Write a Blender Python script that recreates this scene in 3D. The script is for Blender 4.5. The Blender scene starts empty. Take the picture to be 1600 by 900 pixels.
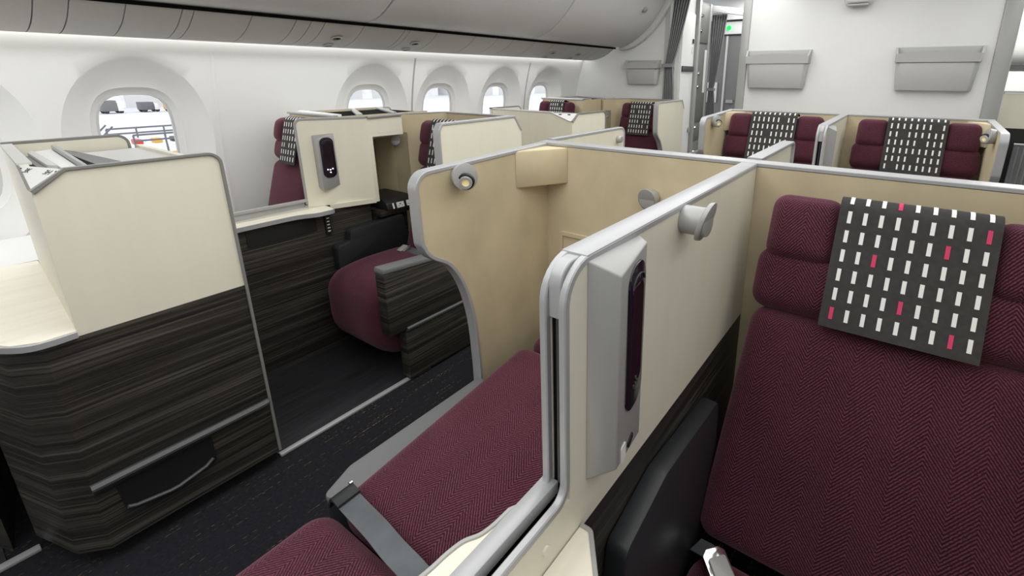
import bpy, bmesh, math, random
from mathutils import Vector, Matrix, Euler
random.seed(7)
scene = bpy.context.scene
PI = math.pi

# ------------------------------------------------------------------ camera
cam_d = bpy.data.cameras.new('camera'); cam = bpy.data.objects.new('camera', cam_d)
scene.collection.objects.link(cam)
cam_d.sensor_width = 36.0; cam_d.sensor_fit = 'HORIZONTAL'
cam_d.lens = 747.4147 / 1600 * 36.0
cam_d.shift_x = -(909.22 - 800) / 1600
cam_d.shift_y = -(450 - 334.07) / 1600
cam_d.clip_start = 0.02; cam_d.clip_end = 600
_R = Vector((0.8304, 0.5571, 0.005)); _F = Vector((-0.5354, 0.7977, -0.2776))
_F.normalize(); _R = (_R - _R.dot(_F) * _F).normalized(); _U = _R.cross(_F)
cam.matrix_world = Matrix(((_R.x, _U.x, -_F.x, 0), (_R.y, _U.y, -_F.y, 0), (_R.z, _U.z, -_F.z, 1.5), (0, 0, 0, 1)))
scene.camera = cam

# ------------------------------------------------------------------ light
EXPO = 0.0
vs = scene.view_settings
vs.view_transform = 'Standard'; vs.look = 'None'; vs.exposure = EXPO; vs.gamma = 1.0; vs.use_curve_mapping = False
world = bpy.data.worlds.new('world'); scene.world = world; world.use_nodes = True
wbg = world.node_tree.nodes['Background']; wbg.inputs[0].default_value = (0.95, 0.97, 1.0, 1); wbg.inputs[1].default_value = 1.7

def area(name, loc, size, power, rot=(0, 0, 0), col=(1, 0.985, 0.96)):
    d = bpy.data.lights.new(name, 'AREA'); d.shape = 'RECTANGLE'; d.size, d.size_y = size; d.energy = power; d.color = col
    o = bpy.data.objects.new(name, d); scene.collection.objects.link(o); o.location = loc; o.rotation_euler = rot
    return o
area('ceiling_light_over_aisle', (-1.35, 1.6, 2.32), (0.7, 6.0), 38, col=(1, 1, 0.99))
area('ceiling_light_centre', (-0.38, 1.0, 2.32), (1.2, 6.5), 46, col=(1, 1, 0.99))
area('ceiling_light_over_far_aisle', (0.9, 1.6, 2.32), (0.7, 6.0), 26, col=(1, 1, 0.99))
area('sidewall_wash_light', (-2.985, 0.55, 1.645), (0.07, 6.9), 15, (0, math.radians(-14), 0), (0.97, 0.98, 1.0))
area('doorway_fill', (-1.62, 5.75, 2.42), (0.5, 1.2), 16, col=(1, 1, 0.98))  # added fill lamp, no fixture seen, lifts the dim vestibule and curtains
area('next_cabin_fill', (1.0, 5.0, 2.42), (0.8, 0.5), 22, col=(1, 1, 0.98))  # unseen lamp added to brighten the bin front past the bulkhead
area('far_wall_fill', (1.2, 7.6, 2.42), (1.4, 0.8), 40, col=(1, 1, 0.98))  # unseen lamp added to brighten the far wall behind that bin

# ------------------------------------------------------------------ materials
MATS = {}
def newmat(name):
    m = bpy.data.materials.new(name); m.use_nodes = True; MATS[name] = m
    nt = m.node_tree; b = nt.nodes['Principled BSDF']
    return m, nt, b
def lin(r, g, b):
    f = lambda c: (c / 255 / 12.92) if c / 255 <= 0.04045 else ((c / 255 + 0.055) / 1.055) ** 2.4
    return (f(r), f(g), f(b), 1)
def simple(name, rgb, rough=0.5, metal=0.0, emit=None, estr=0, noise=0.0, nscale=(20, 20, 20), bump=0.0, bscale=200, spec=0.5):
    m, nt, b = newmat(name)
    b.inputs['Base Color'].default_value = rgb; b.inputs['Roughness'].default_value = rough; b.inputs['Metallic'].default_value = metal
    b.inputs['Specular IOR Level'].default_value = spec
    if emit: b.inputs['Emission Color'].default_value = emit; b.inputs['Emission Strength'].default_value = estr
    if noise or bump:
        g = nt.nodes.new('ShaderNodeNewGeometry')
    if noise:
        mp = nt.nodes.new('ShaderNodeMapping'); mp.inputs['Scale'].default_value = nscale
        n = nt.nodes.new('ShaderNodeTexNoise'); n.inputs['Scale'].default_value = 1; n.inputs['Detail'].default_value = 5
        nt.links.new(g.outputs['Position'], mp.inputs[0]); nt.links.new(mp.outputs[0], n.inputs['Vector'])
        mx = nt.nodes.new('ShaderNodeMix'); mx.data_type = 'RGBA'
        mx.inputs[6].default_value = tuple(c * (1 - noise) for c in rgb[:3]) + (1,)
        mx.inputs[7].default_value = tuple(min(1, c * (1 + noise)) for c in rgb[:3]) + (1,)
        cr = nt.nodes.new('ShaderNodeMapRange'); cr.inputs[1].default_value = 0.3; cr.inputs[2].default_value = 0.7
        nt.links.new(n.outputs['Fac'], cr.inputs[0]); nt.links.new(cr.outputs[0], mx.inputs[0]); nt.links.new(mx.outputs[2], b.inputs['Base Color'])
    if bump:
        n2 = nt.nodes.new('ShaderNodeTexNoise'); n2.inputs['Scale'].default_value = bscale; n2.inputs['Detail'].default_value = 2
        nt.links.new(g.outputs['Position'], n2.inputs['Vector'])
        bp = nt.nodes.new('ShaderNodeBump'); bp.inputs['Strength'].default_value = bump; bp.inputs['Distance'].default_value = 0.001
        nt.links.new(n2.outputs['Fac'], bp.inputs['Height']); nt.links.new(bp.outputs[0], b.inputs['Normal'])
    return m
CREAM = simple('cream_laminate', (0.80, 0.765, 0.63, 1), 0.42, noise=0.018, nscale=(20, 20, 1.6))
COUNTER = simple('counter_laminate', (0.86, 0.81, 0.68, 1), 0.4, noise=0.05, nscale=(40, 3, 8))
SUEDE = simple('beige_suede', (0.585, 0.50, 0.335, 1), 0.85, noise=0.10, nscale=(6, 6, 5), bump=0.12, bscale=260, spec=0.2)
WHITE = simple('white_wall', (0.83, 0.83, 0.82, 1), 0.5)
BULK = simple('bulkhead_white', (0.80, 0.80, 0.785, 1), 0.5, noise=0.02, nscale=(3, 3, 3))
BIN = simple('bin_plastic', (0.66, 0.65, 0.63, 1), 0.45)
PSU = simple('service_unit_plastic', (0.56, 0.545, 0.51, 1), 0.5)
SILVER = simple('silver_trim', (0.43, 0.435, 0.445, 1), 0.36, 0.2)
SILVERP = simple('silver_paint', (0.39, 0.39, 0.385, 1), 0.42, 0.2, bump=0.05, bscale=500)
GREYP = simple('grey_plastic', (0.60, 0.60, 0.59, 1), 0.5)
POCKETP = simple('pocket_plastic', (0.49, 0.49, 0.48, 1), 0.5)
DKTRIM = simple('dark_grey_trim', (0.065, 0.066, 0.068, 1), 0.4)
CABTRIM = simple('cabinet_trim', (0.23, 0.23, 0.215, 1), 0.4)
CHROME = simple('chrome', (0.80, 0.80, 0.78, 1), 0.12, 1.0)
LAMPC = simple('lamp_bezel_metal', (0.75, 0.75, 0.74, 1), 0.3, 0.5)
BLACK = simple('black_plastic', (0.012, 0.012, 0.013, 1), 0.5)
GAP = simple('dark_gap', (0.01, 0.01, 0.01, 1), 0.9, spec=0.02)
GLOSS = simple('black_glass', (0.012, 0.008, 0.016, 1), 0.12)
LEATHER = simple('black_leather', (0.022, 0.024, 0.027, 1), 0.42, bump=0.15, bscale=350)
ARMTOP = simple('grey_armrest_top', (0.155, 0.16, 0.163, 1), 0.45, bump=0.1, bscale=350)
STRAP = simple('seat_belt_webbing', (0.10, 0.108, 0.118, 1), 0.6, noise=0.18, nscale=(14, 14, 14))
CLOTHG = simple('charcoal_cover', (0.050, 0.048, 0.046, 1), 0.85, noise=0.12, nscale=(60, 60, 60), bump=0.2, bscale=700, spec=0.2)
DASHW = simple('white_print', (0.82, 0.82, 0.80, 1), 0.8)
DASHP = simple('pink_print', (0.62, 0.045, 0.13, 1), 0.8)
CURTAIN = simple('grey_curtain', (0.27, 0.27, 0.275, 1), 0.9, noise=0.12, nscale=(50, 50, 8), spec=0.1)
DOORG = simple('dark_grey_door', (0.165, 0.165, 0.16, 1), 0.5)
LEDW = simple('white_indicator', (0.9, 0.9, 1, 1), 0.4, emit=(0.9, 0.9, 1, 1), estr=2.0)
LENS = simple('lamp_lens', (0.85, 0.72, 0.35, 1), 0.25, emit=(1, 0.82, 0.4, 1), estr=0.25)
EXITG = simple('green_sign', (0.01, 0.4, 0.06, 1), 0.4, emit=(0.0, 1, 0.09, 1), estr=1.3)
WASH = simple('wash_light_strip', (0.9, 0.9, 0.9, 1), 0.5, emit=(1, 1, 0.96, 1), estr=3.0)
PAPER = simple('white_paper', (0.75, 0.75, 0.74, 1), 0.7)
INK = simple('black_ink', (0.02, 0.02, 0.02, 1), 0.7)
SUEDE_SHADED = simple('niche_suede_shaded', (0.30, 0.245, 0.165, 1), 0.8, noise=0.25, nscale=(9, 9, 5))  # darker copy of the beige suede, niche shade put into its colour
PINKP = simple('violet_screen', (0.010, 0.004, 0.009, 1), 0.14, noise=0.5, nscale=(60, 60, 60))
TARMAC = simple('tarmac', (0.62, 0.64, 0.68, 1), 0.9, noise=0.08, nscale=(0.3, 0.05, 1))
HANG = simple('hangar_wall', (0.80, 0.80, 0.80, 1), 0.8, noise=0.1, nscale=(0.2, 0.5, 0.5))
YELLOW = simple('yellow_paint', (0.75, 0.42, 0.05, 1), 0.5)
RED = simple('red_paint', (0.6, 0.05, 0.03, 1), 0.5)
STEEL = simple('stand_steel', (0.13, 0.13, 0.15, 1), 0.5)

def wood():
    m, nt, b = newmat('dark_wood_veneer'); N = nt.nodes.new; L = nt.links.new
    g = N('ShaderNodeNewGeometry'); mp = N('ShaderNodeMapping'); mp.inputs['Scale'].default_value = (1.3, 1.3, 120)
    n = N('ShaderNodeTexNoise'); n.inputs['Scale'].default_value = 1; n.inputs['Detail'].default_value = 6; n.inputs['Roughness'].default_value = 0.65; n.inputs['Distortion'].default_value = 0.3
    L(g.outputs['Position'], mp.inputs[0]); L(mp.outputs[0], n.inputs['Vector'])
    cr = N('ShaderNodeValToRGB'); e = cr.color_ramp.elements
    e[0].position = 0.34; e[0].color = (0.009, 0.0085, 0.0075, 1); e[1].position = 0.70; e[1].color = (0.115, 0.106, 0.090, 1)
    x = e.new(0.5); x.color = (0.032, 0.029, 0.025, 1)
    L(n.outputs['Fac'], cr.inputs[0]); L(cr.outputs[0], b.inputs['Base Color'])
    b.inputs['Roughness'].default_value = 0.42
    bp = N('ShaderNodeBump'); bp.inputs['Strength'].default_value = 0.15; bp.inputs['Distance'].default_value = 0.001
    L(n.outputs['Fac'], bp.inputs['Height']); L(bp.outputs[0], b.inputs['Normal'])
    return m
WOOD = wood()
def carpet():
    m, nt, b = newmat('dark_carpet'); N = nt.nodes.new; L = nt.links.new
    g = N('ShaderNodeNewGeometry'); mp = N('ShaderNodeMapping'); mp.inputs['Scale'].default_value = (170, 2.6, 1)
    n = N('ShaderNodeTexNoise'); n.inputs['Scale'].default_value = 1; n.inputs['Detail'].default_value = 3
    L(g.outputs['Position'], mp.inputs[0]); L(mp.outputs[0], n.inputs['Vector'])
    mp2 = N('ShaderNodeMapping'); mp2.inputs['Scale'].default_value = (230, 70, 1)
    n2 = N('ShaderNodeTexNoise'); n2.inputs['Scale'].default_value = 1; n2.inputs['Detail'].default_value = 1
    L(g.outputs['Position'], mp2.inputs[0]); L(mp2.outputs[0], n2.inputs['Vector'])
    a = N('ShaderNodeMapRange'); a.inputs[1].default_value = 0.61; a.inputs[2].default_value = 0.66; L(n.outputs['Fac'], a.inputs[0])
    c = N('ShaderNodeMapRange'); c.inputs[1].default_value = 0.50; c.inputs[2].default_value = 0.62; L(n2.outputs['Fac'], c.inputs[0])
    mu = N('ShaderNodeMath'); mu.operation = 'MULTIPLY'; L(a.outputs[0], mu.inputs[0]); L(c.outputs[0], mu.inputs[1])
    base = N('ShaderNodeMix'); base.data_type = 'RGBA'; base.inputs[6].default_value = (0.006, 0.006, 0.008, 1); base.inputs[7].default_value = (0.026, 0.026, 0.032, 1); L(n2.outputs['Fac'], base.inputs[0])
    mx = N('ShaderNodeMix'); mx.data_type = 'RGBA'; mx.inputs[7].default_value = (0.20, 0.14, 0.06, 1)
    L(mu.outputs[0], mx.inputs[0]); L(base.outputs[2], mx.inputs[6]); L(mx.outputs[2], b.inputs['Base Color'])
    b.inputs['Roughness'].default_value = 0.95; b.inputs['Specular IOR Level'].default_value = 0.1
    return m
CARPET = carpet()
VINYL = simple('passage_floor', (0.018, 0.018, 0.022, 1), 0.6, noise=0.5, nscale=(60, 4, 1))
def fabric(name, dark, light):
    m, nt, b = newmat(name); N = nt.nodes.new; L = nt.links.new
    uv = N('ShaderNodeUVMap'); sp = N('ShaderNodeSeparateXYZ'); L(uv.outputs[0], sp.inputs[0])
    def math_(op, a, c=None):
        n = N('ShaderNodeMath'); n.operation = op
        for i, v in enumerate((a, c)):
            if v is None: continue
            if isinstance(v, (int, float)): n.inputs[i].default_value = v
            else: L(v, n.inputs[i])
        return n.outputs[0]
    W = 0.056
    tri = math_('PINGPONG', sp.outputs[0], W)                    # zig-zag columns of the herringbone
    wob = N('ShaderNodeTexNoise'); wob.inputs['Scale'].default_value = 90; wob.inputs['Detail'].default_value = 1; L(uv.outputs[0], wob.inputs['Vector'])
    ph = math_('ADD', math_('MULTIPLY', tri, 1.25), math_('ADD', sp.outputs[1], math_('MULTIPLY', wob.outputs['Fac'], 0.004)))
    s = math_('SINE', math_('MULTIPLY', ph, 2 * PI / 0.0100))
    f = math_('ADD', math_('MULTIPLY', s, 0.5), 0.5)
    gr = N('ShaderNodeTexNoise'); gr.inputs['Scale'].default_value = 240; gr.inputs['Detail'].default_value = 2.5; L(uv.outputs[0], gr.inputs['Vector'])
    f2 = math_('MULTIPLY', f, math_('POWER', math_('MULTIPLY', gr.outputs['Fac'], 1.8), 1.6))
    big = N('ShaderNodeTexNoise'); big.inputs['Scale'].default_value = 7; L(uv.outputs[0], big.inputs['Vector'])
    f3 = math_('ADD', f2, math_('MULTIPLY', math_('SUBTRACT', big.outputs['Fac'], 0.5), 0.25))
    mx = N('ShaderNodeMix'); mx.data_type = 'RGBA'; mx.clamp_factor = True; mx.inputs[6].default_value = dark; mx.inputs[7].default_value = light
    L(f3, mx.inputs[0]); L(mx.outputs[2], b.inputs['Base Color'])
    bp = N('ShaderNodeBump'); bp.inputs['Strength'].default_value = 0.35; bp.inputs['Distance'].default_value = 0.0012
    L(f2, bp.inputs['Height']); L(bp.outputs[0], b.inputs['Normal'])
    b.inputs['Roughness'].default_value = 0.9; b.inputs['Specular IOR Level'].default_value = 0.15
    b.inputs['Sheen Weight'].default_value = 0.25; b.inputs['Sheen Tint'].default_value = (0.9, 0.5, 0.6, 1)
    return m
MAROON = fabric('maroon_herringbone', (0.016, 0.0035, 0.007, 1), (0.152, 0.044, 0.070, 1))
def glassmat():
    m, nt, b = newmat('window_glass')
    b.inputs['Base Color'].default_value = (1, 1, 1, 1); b.inputs['Roughness'].default_value = 0.0; b.inputs['Transmission Weight'].default_value = 1.0; b.inputs['IOR'].default_value = 1.03
    return m
GLASS = glassmat()

# ------------------------------------------------------------------ helpers
COL = scene.collection
def thing(name, label, cat, loc=(0, 0, 0), group=None, kind=None):
    o = bpy.data.objects.new(name, None); COL.objects.link(o); o.location = loc; o.empty_display_size = 0.1
    if kind: o['kind'] = kind
    else: o['label'] = label; o['category'] = cat
    if group: o['group'] = group
    return o
def tag(o, label, cat, group=None):
    o['label'] = label; o['category'] = cat
    if group: o['group'] = group
    return o
def struct(o): o['kind'] = 'structure'; return o

class MB:
    """collects shapes, in room coordinates, into ONE mesh object"""
    def __init__(s, *mats): s.bm = bmesh.new(); s.mats = list(mats); s.uv = s.bm.loops.layers.uv.new('UVMap')
    def faces(s, pts, fs, mi=0):
        v = [s.bm.verts.new(p) for p in pts]; out = []
        for f in fs:
            try:
                x = s.bm.faces.new([v[i] for i in f]); x.material_index = mi; out.append(x)
            except ValueError: pass
        return out
    def prism(s, pts, vec, mi=0):
        n = len(pts); a = [Vector(p) for p in pts]; b = [p + Vector(vec) for p in a]
        s.faces(a + b, [list(range(n))[::-1], list(range(n, 2 * n))] + [[i, (i + 1) % n, (i + 1) % n + n, i + n] for i in range(n)], mi); return s
    def loft(s, a, b, mi=0):
        n = len(a); s.faces(list(map(Vector, a)) + list(map(Vector, b)), [list(range(n))[::-1], list(range(n, 2 * n))] + [[i, (i + 1) % n, (i + 1) % n + n, i + n] for i in range(n)], mi); return s
    def box(s, x0, x1, y0, y1, z0, z1, mi=0):
        return s.prism([(x0, y0, z0), (x1, y0, z0), (x1, y1, z0), (x0, y1, z0)], (0, 0, z1 - z0), mi)
    def sweep(s, path, w, h, side, mi=0, closed=False, rnd=0.3):
        """rectangular bar (w along `side`, h across) with softened corners along a path"""
        P = [Vector(p) for p in path]; n = len(P); sd = Vector(side).normalized()
        c = rnd * min(w, h) / 2
        prof = [(-w/2 + c, -h/2), (w/2 - c, -h/2), (w/2, -h/2 + c), (w/2, h/2 - c), (w/2 - c, h/2), (-w/2 + c, h/2), (-w/2, h/2 - c), (-w/2, -h/2 + c)]
        rings = []
        for i in range(n):
            if closed: t1 = (P[i] - P[i-1]); t2 = (P[(i+1) % n] - P[i])
            else:
                t1 = P[i] - P[max(i-1, 0)]; t2 = P[min(i+1, n-1)] - P[i]
                if t1.length < 1e-9: t1 = t2
                if t2.length < 1e-9: t2 = t1
            t1 = t1.normalized(); t2 = t2.normalized(); t = (t1 + t2).normalized()
            nrm = t.cross(sd).normalized(); sc = 1 / max(0.4, t.dot(t1))
            rings.append([P[i] + sd * a + nrm * (b * sc) for a, b in prof])
        pts = [p for r in rings for p in r]; k = len(prof); fs = []
        for i in range(n if closed else n - 1):
            for j in range(k):
                a, b = i * k + j, i * k + (j + 1) % k; c2, d = ((i + 1) % n) * k + (j + 1) % k, ((i + 1) % n) * k + j
                fs.append([a, b, c2, d])
        if not closed: fs += [list(range(k))[::-1], [(n - 1) * k + j for j in range(k)]]
        s.faces(pts, fs, mi); return s
    def cyl(s, a, b, r, r2=None, seg=20, mi=0, sx=1.0):
        a = Vector(a); b = Vector(b); d = (b - a).normalized(); u = d.orthogonal().normalized()
        if abs(d.z) < 0.95: u = Vector((0, 0, 1)).cross(d).normalized()
        w = d.cross(u); r2 = r if r2 is None else r2
        A = [a + (u * math.cos(2*PI*i/seg) * sx + w * math.sin(2*PI*i/seg)) * r for i in range(seg)]
        B = [b + (u * math.cos(2*PI*i/seg) * sx + w * math.sin(2*PI*i/seg)) * r2 for i in range(seg)]
        return s.loft(A, B, mi)
    def ring(s, c, nrm, ro, ri, depth, seg=24, mi=0):
        c = Vector(c); d = Vector(nrm).normalized(); u = d.orthogonal().normalized(); w = d.cross(u); pts = []
        for (r, z) in ((ro, 0), (ro, depth), (ri, depth), (ri, 0)):
            pts += [c + d * z + (u * math.cos(2*PI*i/seg) + w * math.sin(2*PI*i/seg)) * r for i in range(seg)]
        fs = [[k*seg+i, k*seg+(i+1) % seg, ((k+1) % 4)*seg+(i+1) % seg, ((k+1) % 4)*seg+i] for k in range(4) for i in range(seg)]
        s.faces(pts, fs, mi); return s
    def grid(s, fn, nu, nv, mi=0, uvs=None, thick=None):
        """open surface fn(i/nu, j/nv) -> point"""
        V = [[s.bm.verts.new(fn(i / nu, j / nv)) for j in range(nv + 1)] for i in range(nu + 1)]
        for i in range(nu):
            for j in range(nv):
                f = s.bm.faces.new([V[i][j], V[i+1][j], V[i+1][j+1], V[i][j+1]]); f.material_index = mi; f.smooth = True
                if uvs:
                    for l, (a, b) in zip(f.loops, ((i, j), (i+1, j), (i+1, j+1), (i, j+1))): l[s.uv].uv = (a / nu * uvs[0], b / nv * uvs[1])
        return s
    def pad(s, M, hw, ht, hh, r, bulge=0.0, mi=0, cuts=8, fn=None, uvo=(0, 0)):
        """soft rounded cushion: half sizes along local x (width), y (thickness, -y is the front), z (height); UV in metres"""
        def axis(h):
            k = 5; a = [-h + r * (1 - math.cos(i / k * PI / 2)) for i in range(k)]
            m = [-h + r + (2 * h - 2 * r) * i / cuts for i in range(cuts + 1)]
            return a + m + [-q for q in a[::-1]]
        H = (hw, ht, hh); r = min(r, min(H) * 0.999); A = [axis(h) for h in H]; cache = {}
        def vert(i, j, k):
            key = (i, j, k)
            if key in cache: return cache[key]
            p = Vector((A[0][i], A[1][j], A[2][k])); q = Vector([max(-H[a] + r, min(H[a] - r, p[a])) for a in range(3)])
            d = p - q
            if d.length > 1e-9:
                m = max(abs(c) for c in d); d = d.normalized() * (m if m < r else r)
            p2 = q + d
            bl = bulge * max(0, 1 - (p.x / hw) ** 2) * max(0, 1 - (p.z / hh) ** 2)
            p2.y += (-bl if p.y < 0 else bl * 0.2)
            if fn: p2 = Vector(fn(p2))
            cache[key] = s.bm.verts.new(M @ p2); return cache[key]
        n = [len(a) for a in A]
        for ax in range(3):
            u, v = [(1, 2), (0, 2), (0, 1)][ax]
            for side in (0, n[ax] - 1):
                for i in range(n[u] - 1):
                    for j in range(n[v] - 1):
                        idx = []
                        for (di, dj) in ((0, 0), (1, 0), (1, 1), (0, 1)):
                            t = [0, 0, 0]; t[ax] = side; t[u] = i + di; t[v] = j + dj; idx.append(tuple(t))
                        if (side == 0) != (ax == 1): idx = idx[::-1]
                        f = s.bm.faces.new([vert(*t) for t in idx]); f.material_index = mi; f.smooth = True
                        for l, t in zip(f.loops, idx): l[s.uv].uv = (A[u][t[u]] + uvo[0] + ax * 0.013, A[v][t[v]] + uvo[1] + (A[1][t[1]] if ax == 1 else 0))
        return s
    def build(s, name, parent=None, root=None, bev=0.0, smooth=True, doubles=False):
        bm = s.bm
        if doubles: bmesh.ops.remove_doubles(bm, verts=bm.verts, dist=1e-5)
        bmesh.ops.recalc_face_normals(bm, faces=bm.faces)
        if bev:
            ed = [e for e in bm.edges if len(e.link_faces) == 2 and e.calc_face_angle(0) > 0.5]
            bmesh.ops.bevel(bm, geom=ed, offset=bev, segments=2, profile=0.5, affect='EDGES', clamp_overlap=True)
        org = Vector((0, 0, 0))
        rt = root or parent
        if rt is not None:
            while rt.parent: rt = rt.parent
            org = Vector(rt.location)
        else:
            cs = [v.co for v in bm.verts]; org = Vector(((min(c.x for c in cs) + max(c.x for c in cs)) / 2, (min(c.y for c in cs) + max(c.y for c in cs)) / 2, min(c.z for c in cs)))
        bmesh.ops.translate(bm, verts=bm.verts, vec=-org)
        me = bpy.data.meshes.new(name); bm.to_mesh(me); bm.free()
        for m in s.mats: me.materials.append(m)
        if smooth:
            me.polygons.foreach_set('use_smooth', [True] * len(me.polygons)); me.set_sharp_from_angle(angle=math.radians(38))
        o = bpy.data.objects.new(name, me); COL.objects.link(o)
        if parent is not None: o.parent = parent
        else: o.location = org
        return o

def fillet(pts, rad, n=6):
    """2-D polygon with rounded corners; rad is one radius or a list"""
    out = []; N = len(pts)
    for i in range(N):
        p = Vector(pts[i]).to_2d() if len(pts[i]) == 3 else Vector(pts[i]); a = Vector(pts[i-1]); b = Vector(pts[(i+1) % N]); r = rad[i] if isinstance(rad, (list, tuple)) else rad
        if r <= 0: out.append(tuple(p)); continue
        u = (a - p).normalized(); v = (b - p).normalized(); ang = u.angle(v)
        t = min(r / math.tan(ang / 2), (a - p).length * 0.49, (b - p).length * 0.49); r2 = t * math.tan(ang / 2)
        c = p + (u + v).normalized() * (r2 / math.sin(ang / 2)); s0 = (p + u * t) - c; s1 = (p + v * t) - c
        a0 = math.atan2(s0.y, s0.x); a1 = math.atan2(s1.y, s1.x); d = (a1 - a0 + PI) % (2 * PI) - PI
        out += [(c.x + r2 * math.cos(a0 + d * k / n), c.y + r2 * math.sin(a0 + d * k / n)) for k in range(n + 1)]
    return out
def yz(pts, x): return [(x, p[0], p[1]) for p in pts]
def xz(pts, y): return [(p[0], y, p[1]) for p in pts]
def xy(pts, z): return [(p[0], p[1], z) for p in pts]
def smoothline(pts, n=5):
    """Catmull-Rom through 2-D or 3-D points"""
    P = [Vector(p) for p in pts]; out = []
    for i in range(len(P) - 1):
        p0 = P[max(i-1, 0)]; p1 = P[i]; p2 = P[i+1]; p3 = P[min(i+2, len(P)-1)]
        for k in range(n):
            t = k / n; out.append(0.5 * ((2*p1) + (p2-p0)*t + (2*p0-5*p1+4*p2-p3)*t*t + (3*p1-p0-3*p2+p3)*t**3))
    out.append(P[-1]); return [tuple(p) for p in out]

FONT = {'2': ['111', '001', '111', '100', '111'], '3': ['111', '001', '111', '001', '111'], 'K': ['101', '110', '100', '110', '101'], 'H': ['101', '101', '111', '101', '101'], '1': ['010', '110', '010', '010', '111']}
def text_obj(name, body, M, size, mat, parent):
    cu = bpy.data.curves.new(name, 'FONT'); cu.body = body; cu.size = size; cu.align_x = 'CENTER'; cu.align_y = 'CENTER'; cu.extrude = 0.0003; cu.shear = 0.25
    tmp = bpy.data.objects.new(name + '_tmp', cu); COL.objects.link(tmp)
    dg = bpy.context.evaluated_depsgraph_get(); me = bpy.data.meshes.new_from_object(tmp.evaluated_get(dg))
    bpy.data.objects.remove(tmp); bpy.data.curves.remove(cu)
    rt = parent
    while rt.parent: rt = rt.parent
    me.transform(Matrix.Translation(-Vector(rt.location)) @ M); me.materials.clear(); me.materials.append(mat)
    o = bpy.data.objects.new(name, me); COL.objects.link(o); o.parent = parent; return o
def frame(origin, xax, yax):
    x = Vector(xax).normalized(); z = x.cross(Vector(yax)).normalized(); y = z.cross(x); o = Vector(origin)
    return Matrix(((x.x, y.x, z.x, o.x), (x.y, y.y, z.y, o.y), (x.z, y.z, z.z, o.z), (0, 0, 0, 1)))

# ================================================================== SETTING
XC = -0.38                                    # centre line of the middle pairs
YB = 4.68                                     # front bulkhead
def wallx(z): return -3.26 + (0.265 if z > 0.95 else 0.08) * (z - 0.95) ** 2
fl = MB(CARPET); fl.box(-3.4, 2.7, -2.6, 8.6, -0.06, 0.0); struct(fl.build('floor', smooth=False))
WIN = [0.145, 0.80, 2.10, 2.75, 3.43, 4.10]
PITCH = 0.655
def window_wall():
    mb = MB(WHITE); NS = 64; ZL, ZH = 0.0, 1.665
    def sup(a, hw, hh, n): 
        c, s_ = math.cos(a), math.sin(a); k = (abs(c / hw) ** n + abs(s_ / hh) ** n) ** (-1 / n); return k * c, k * s_
    zc = 1.165
    cells = []; edges = []; ys = -2.6
    for w in WIN: edges += [(w - PITCH / 2, w + PITCH / 2, w)]
    spans = []; cur = -2.6
    for a, b, w in edges:
        if a - cur > 0.02: spans.append((cur, a, None)); cur = a
        spans.append((cur, b if not (w == 4.10) else YB + 0.02, w)); cur = spans[-1][1]
    for a, b, w in spans:
        if w is None:
            mb.grid(lambda u, v: (wallx(ZL + (ZH - ZL) * v), a + (b - a) * u, ZL + (ZH - ZL) * v), 4, 24); continue
        rings = []
        # (half width, half height, exponent, zcentre, depth)
        R = [(0.300, 0.425, 2.05, 1.155, 0.0), (0.288, 0.412, 2.1, 1.155, 0.010), (0.250, 0.372, 2.3, 1.157, 0.034), (0.212, 0.318, 2.6, 1.159, 0.056), (0.190, 0.280, 2.9, 1.160, 0.066), (0.184, 0.274, 3.0, 1.160, 0.066), (0.176, 0.266, 3.1, 1.160, 0.078), (0.150, 0.240, 3.4, 1.160, 0.088)]
        def bound(an):
            c, s_ = math.cos(an), math.sin(an); cand = []
            if c > 1e-6: cand.append((b - w) / c)
            if c < -1e-6: cand.append((a - w) / c)
            if s_ > 1e-6: cand.append((ZH - zc) / s_)
            if s_ < -1e-6: cand.append((ZL - zc) / s_)
            k = min(cand); return w + k * c, zc + k * s_
        angs = [2 * PI * i / NS for i in range(NS)]
        for (cy, cz) in ((a, ZL), (b, ZL), (a, ZH), (b, ZH)):
            t = math.atan2(cz - zc, cy - w) % (2 * PI); j = min(range(NS), key=lambda i: abs((angs[i] - t + PI) % (2*PI) - PI)); angs[j] = t
        B = [bound(t) for t in angs]; rings.append([(y, z, 0) for y, z in B])
        o = [sup(t, *R[0][:3]) for t in angs]
        for f in (0.66, 0.33): rings.append([(B[i][0] * f + (w + o[i][0]) * (1 - f), B[i][1] * f + (R[0][3] + o[i][1]) * (1 - f), 0) for i in range(NS)])
        for hw, hh, n, z0, d in R: rings.append([(w + sup(t, hw, hh, n)[0], z0 + sup(t, hw, hh, n)[1], d) for t in angs])
        V = [[mb.bm.verts.new((wallx(z) - d, y, z)) for (y, z, d) in r] for r in rings]
        for k in range(len(V) - 1):
            for i in range(NS):
                j = (i + 1) % NS; f = mb.bm.faces.new([V[k][i], V[k][j], V[k+1][j], V[k+1][i]]); f.smooth = True
    o = mb.build('wall_left', doubles=True)
    return o
struct(window_wall())
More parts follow.
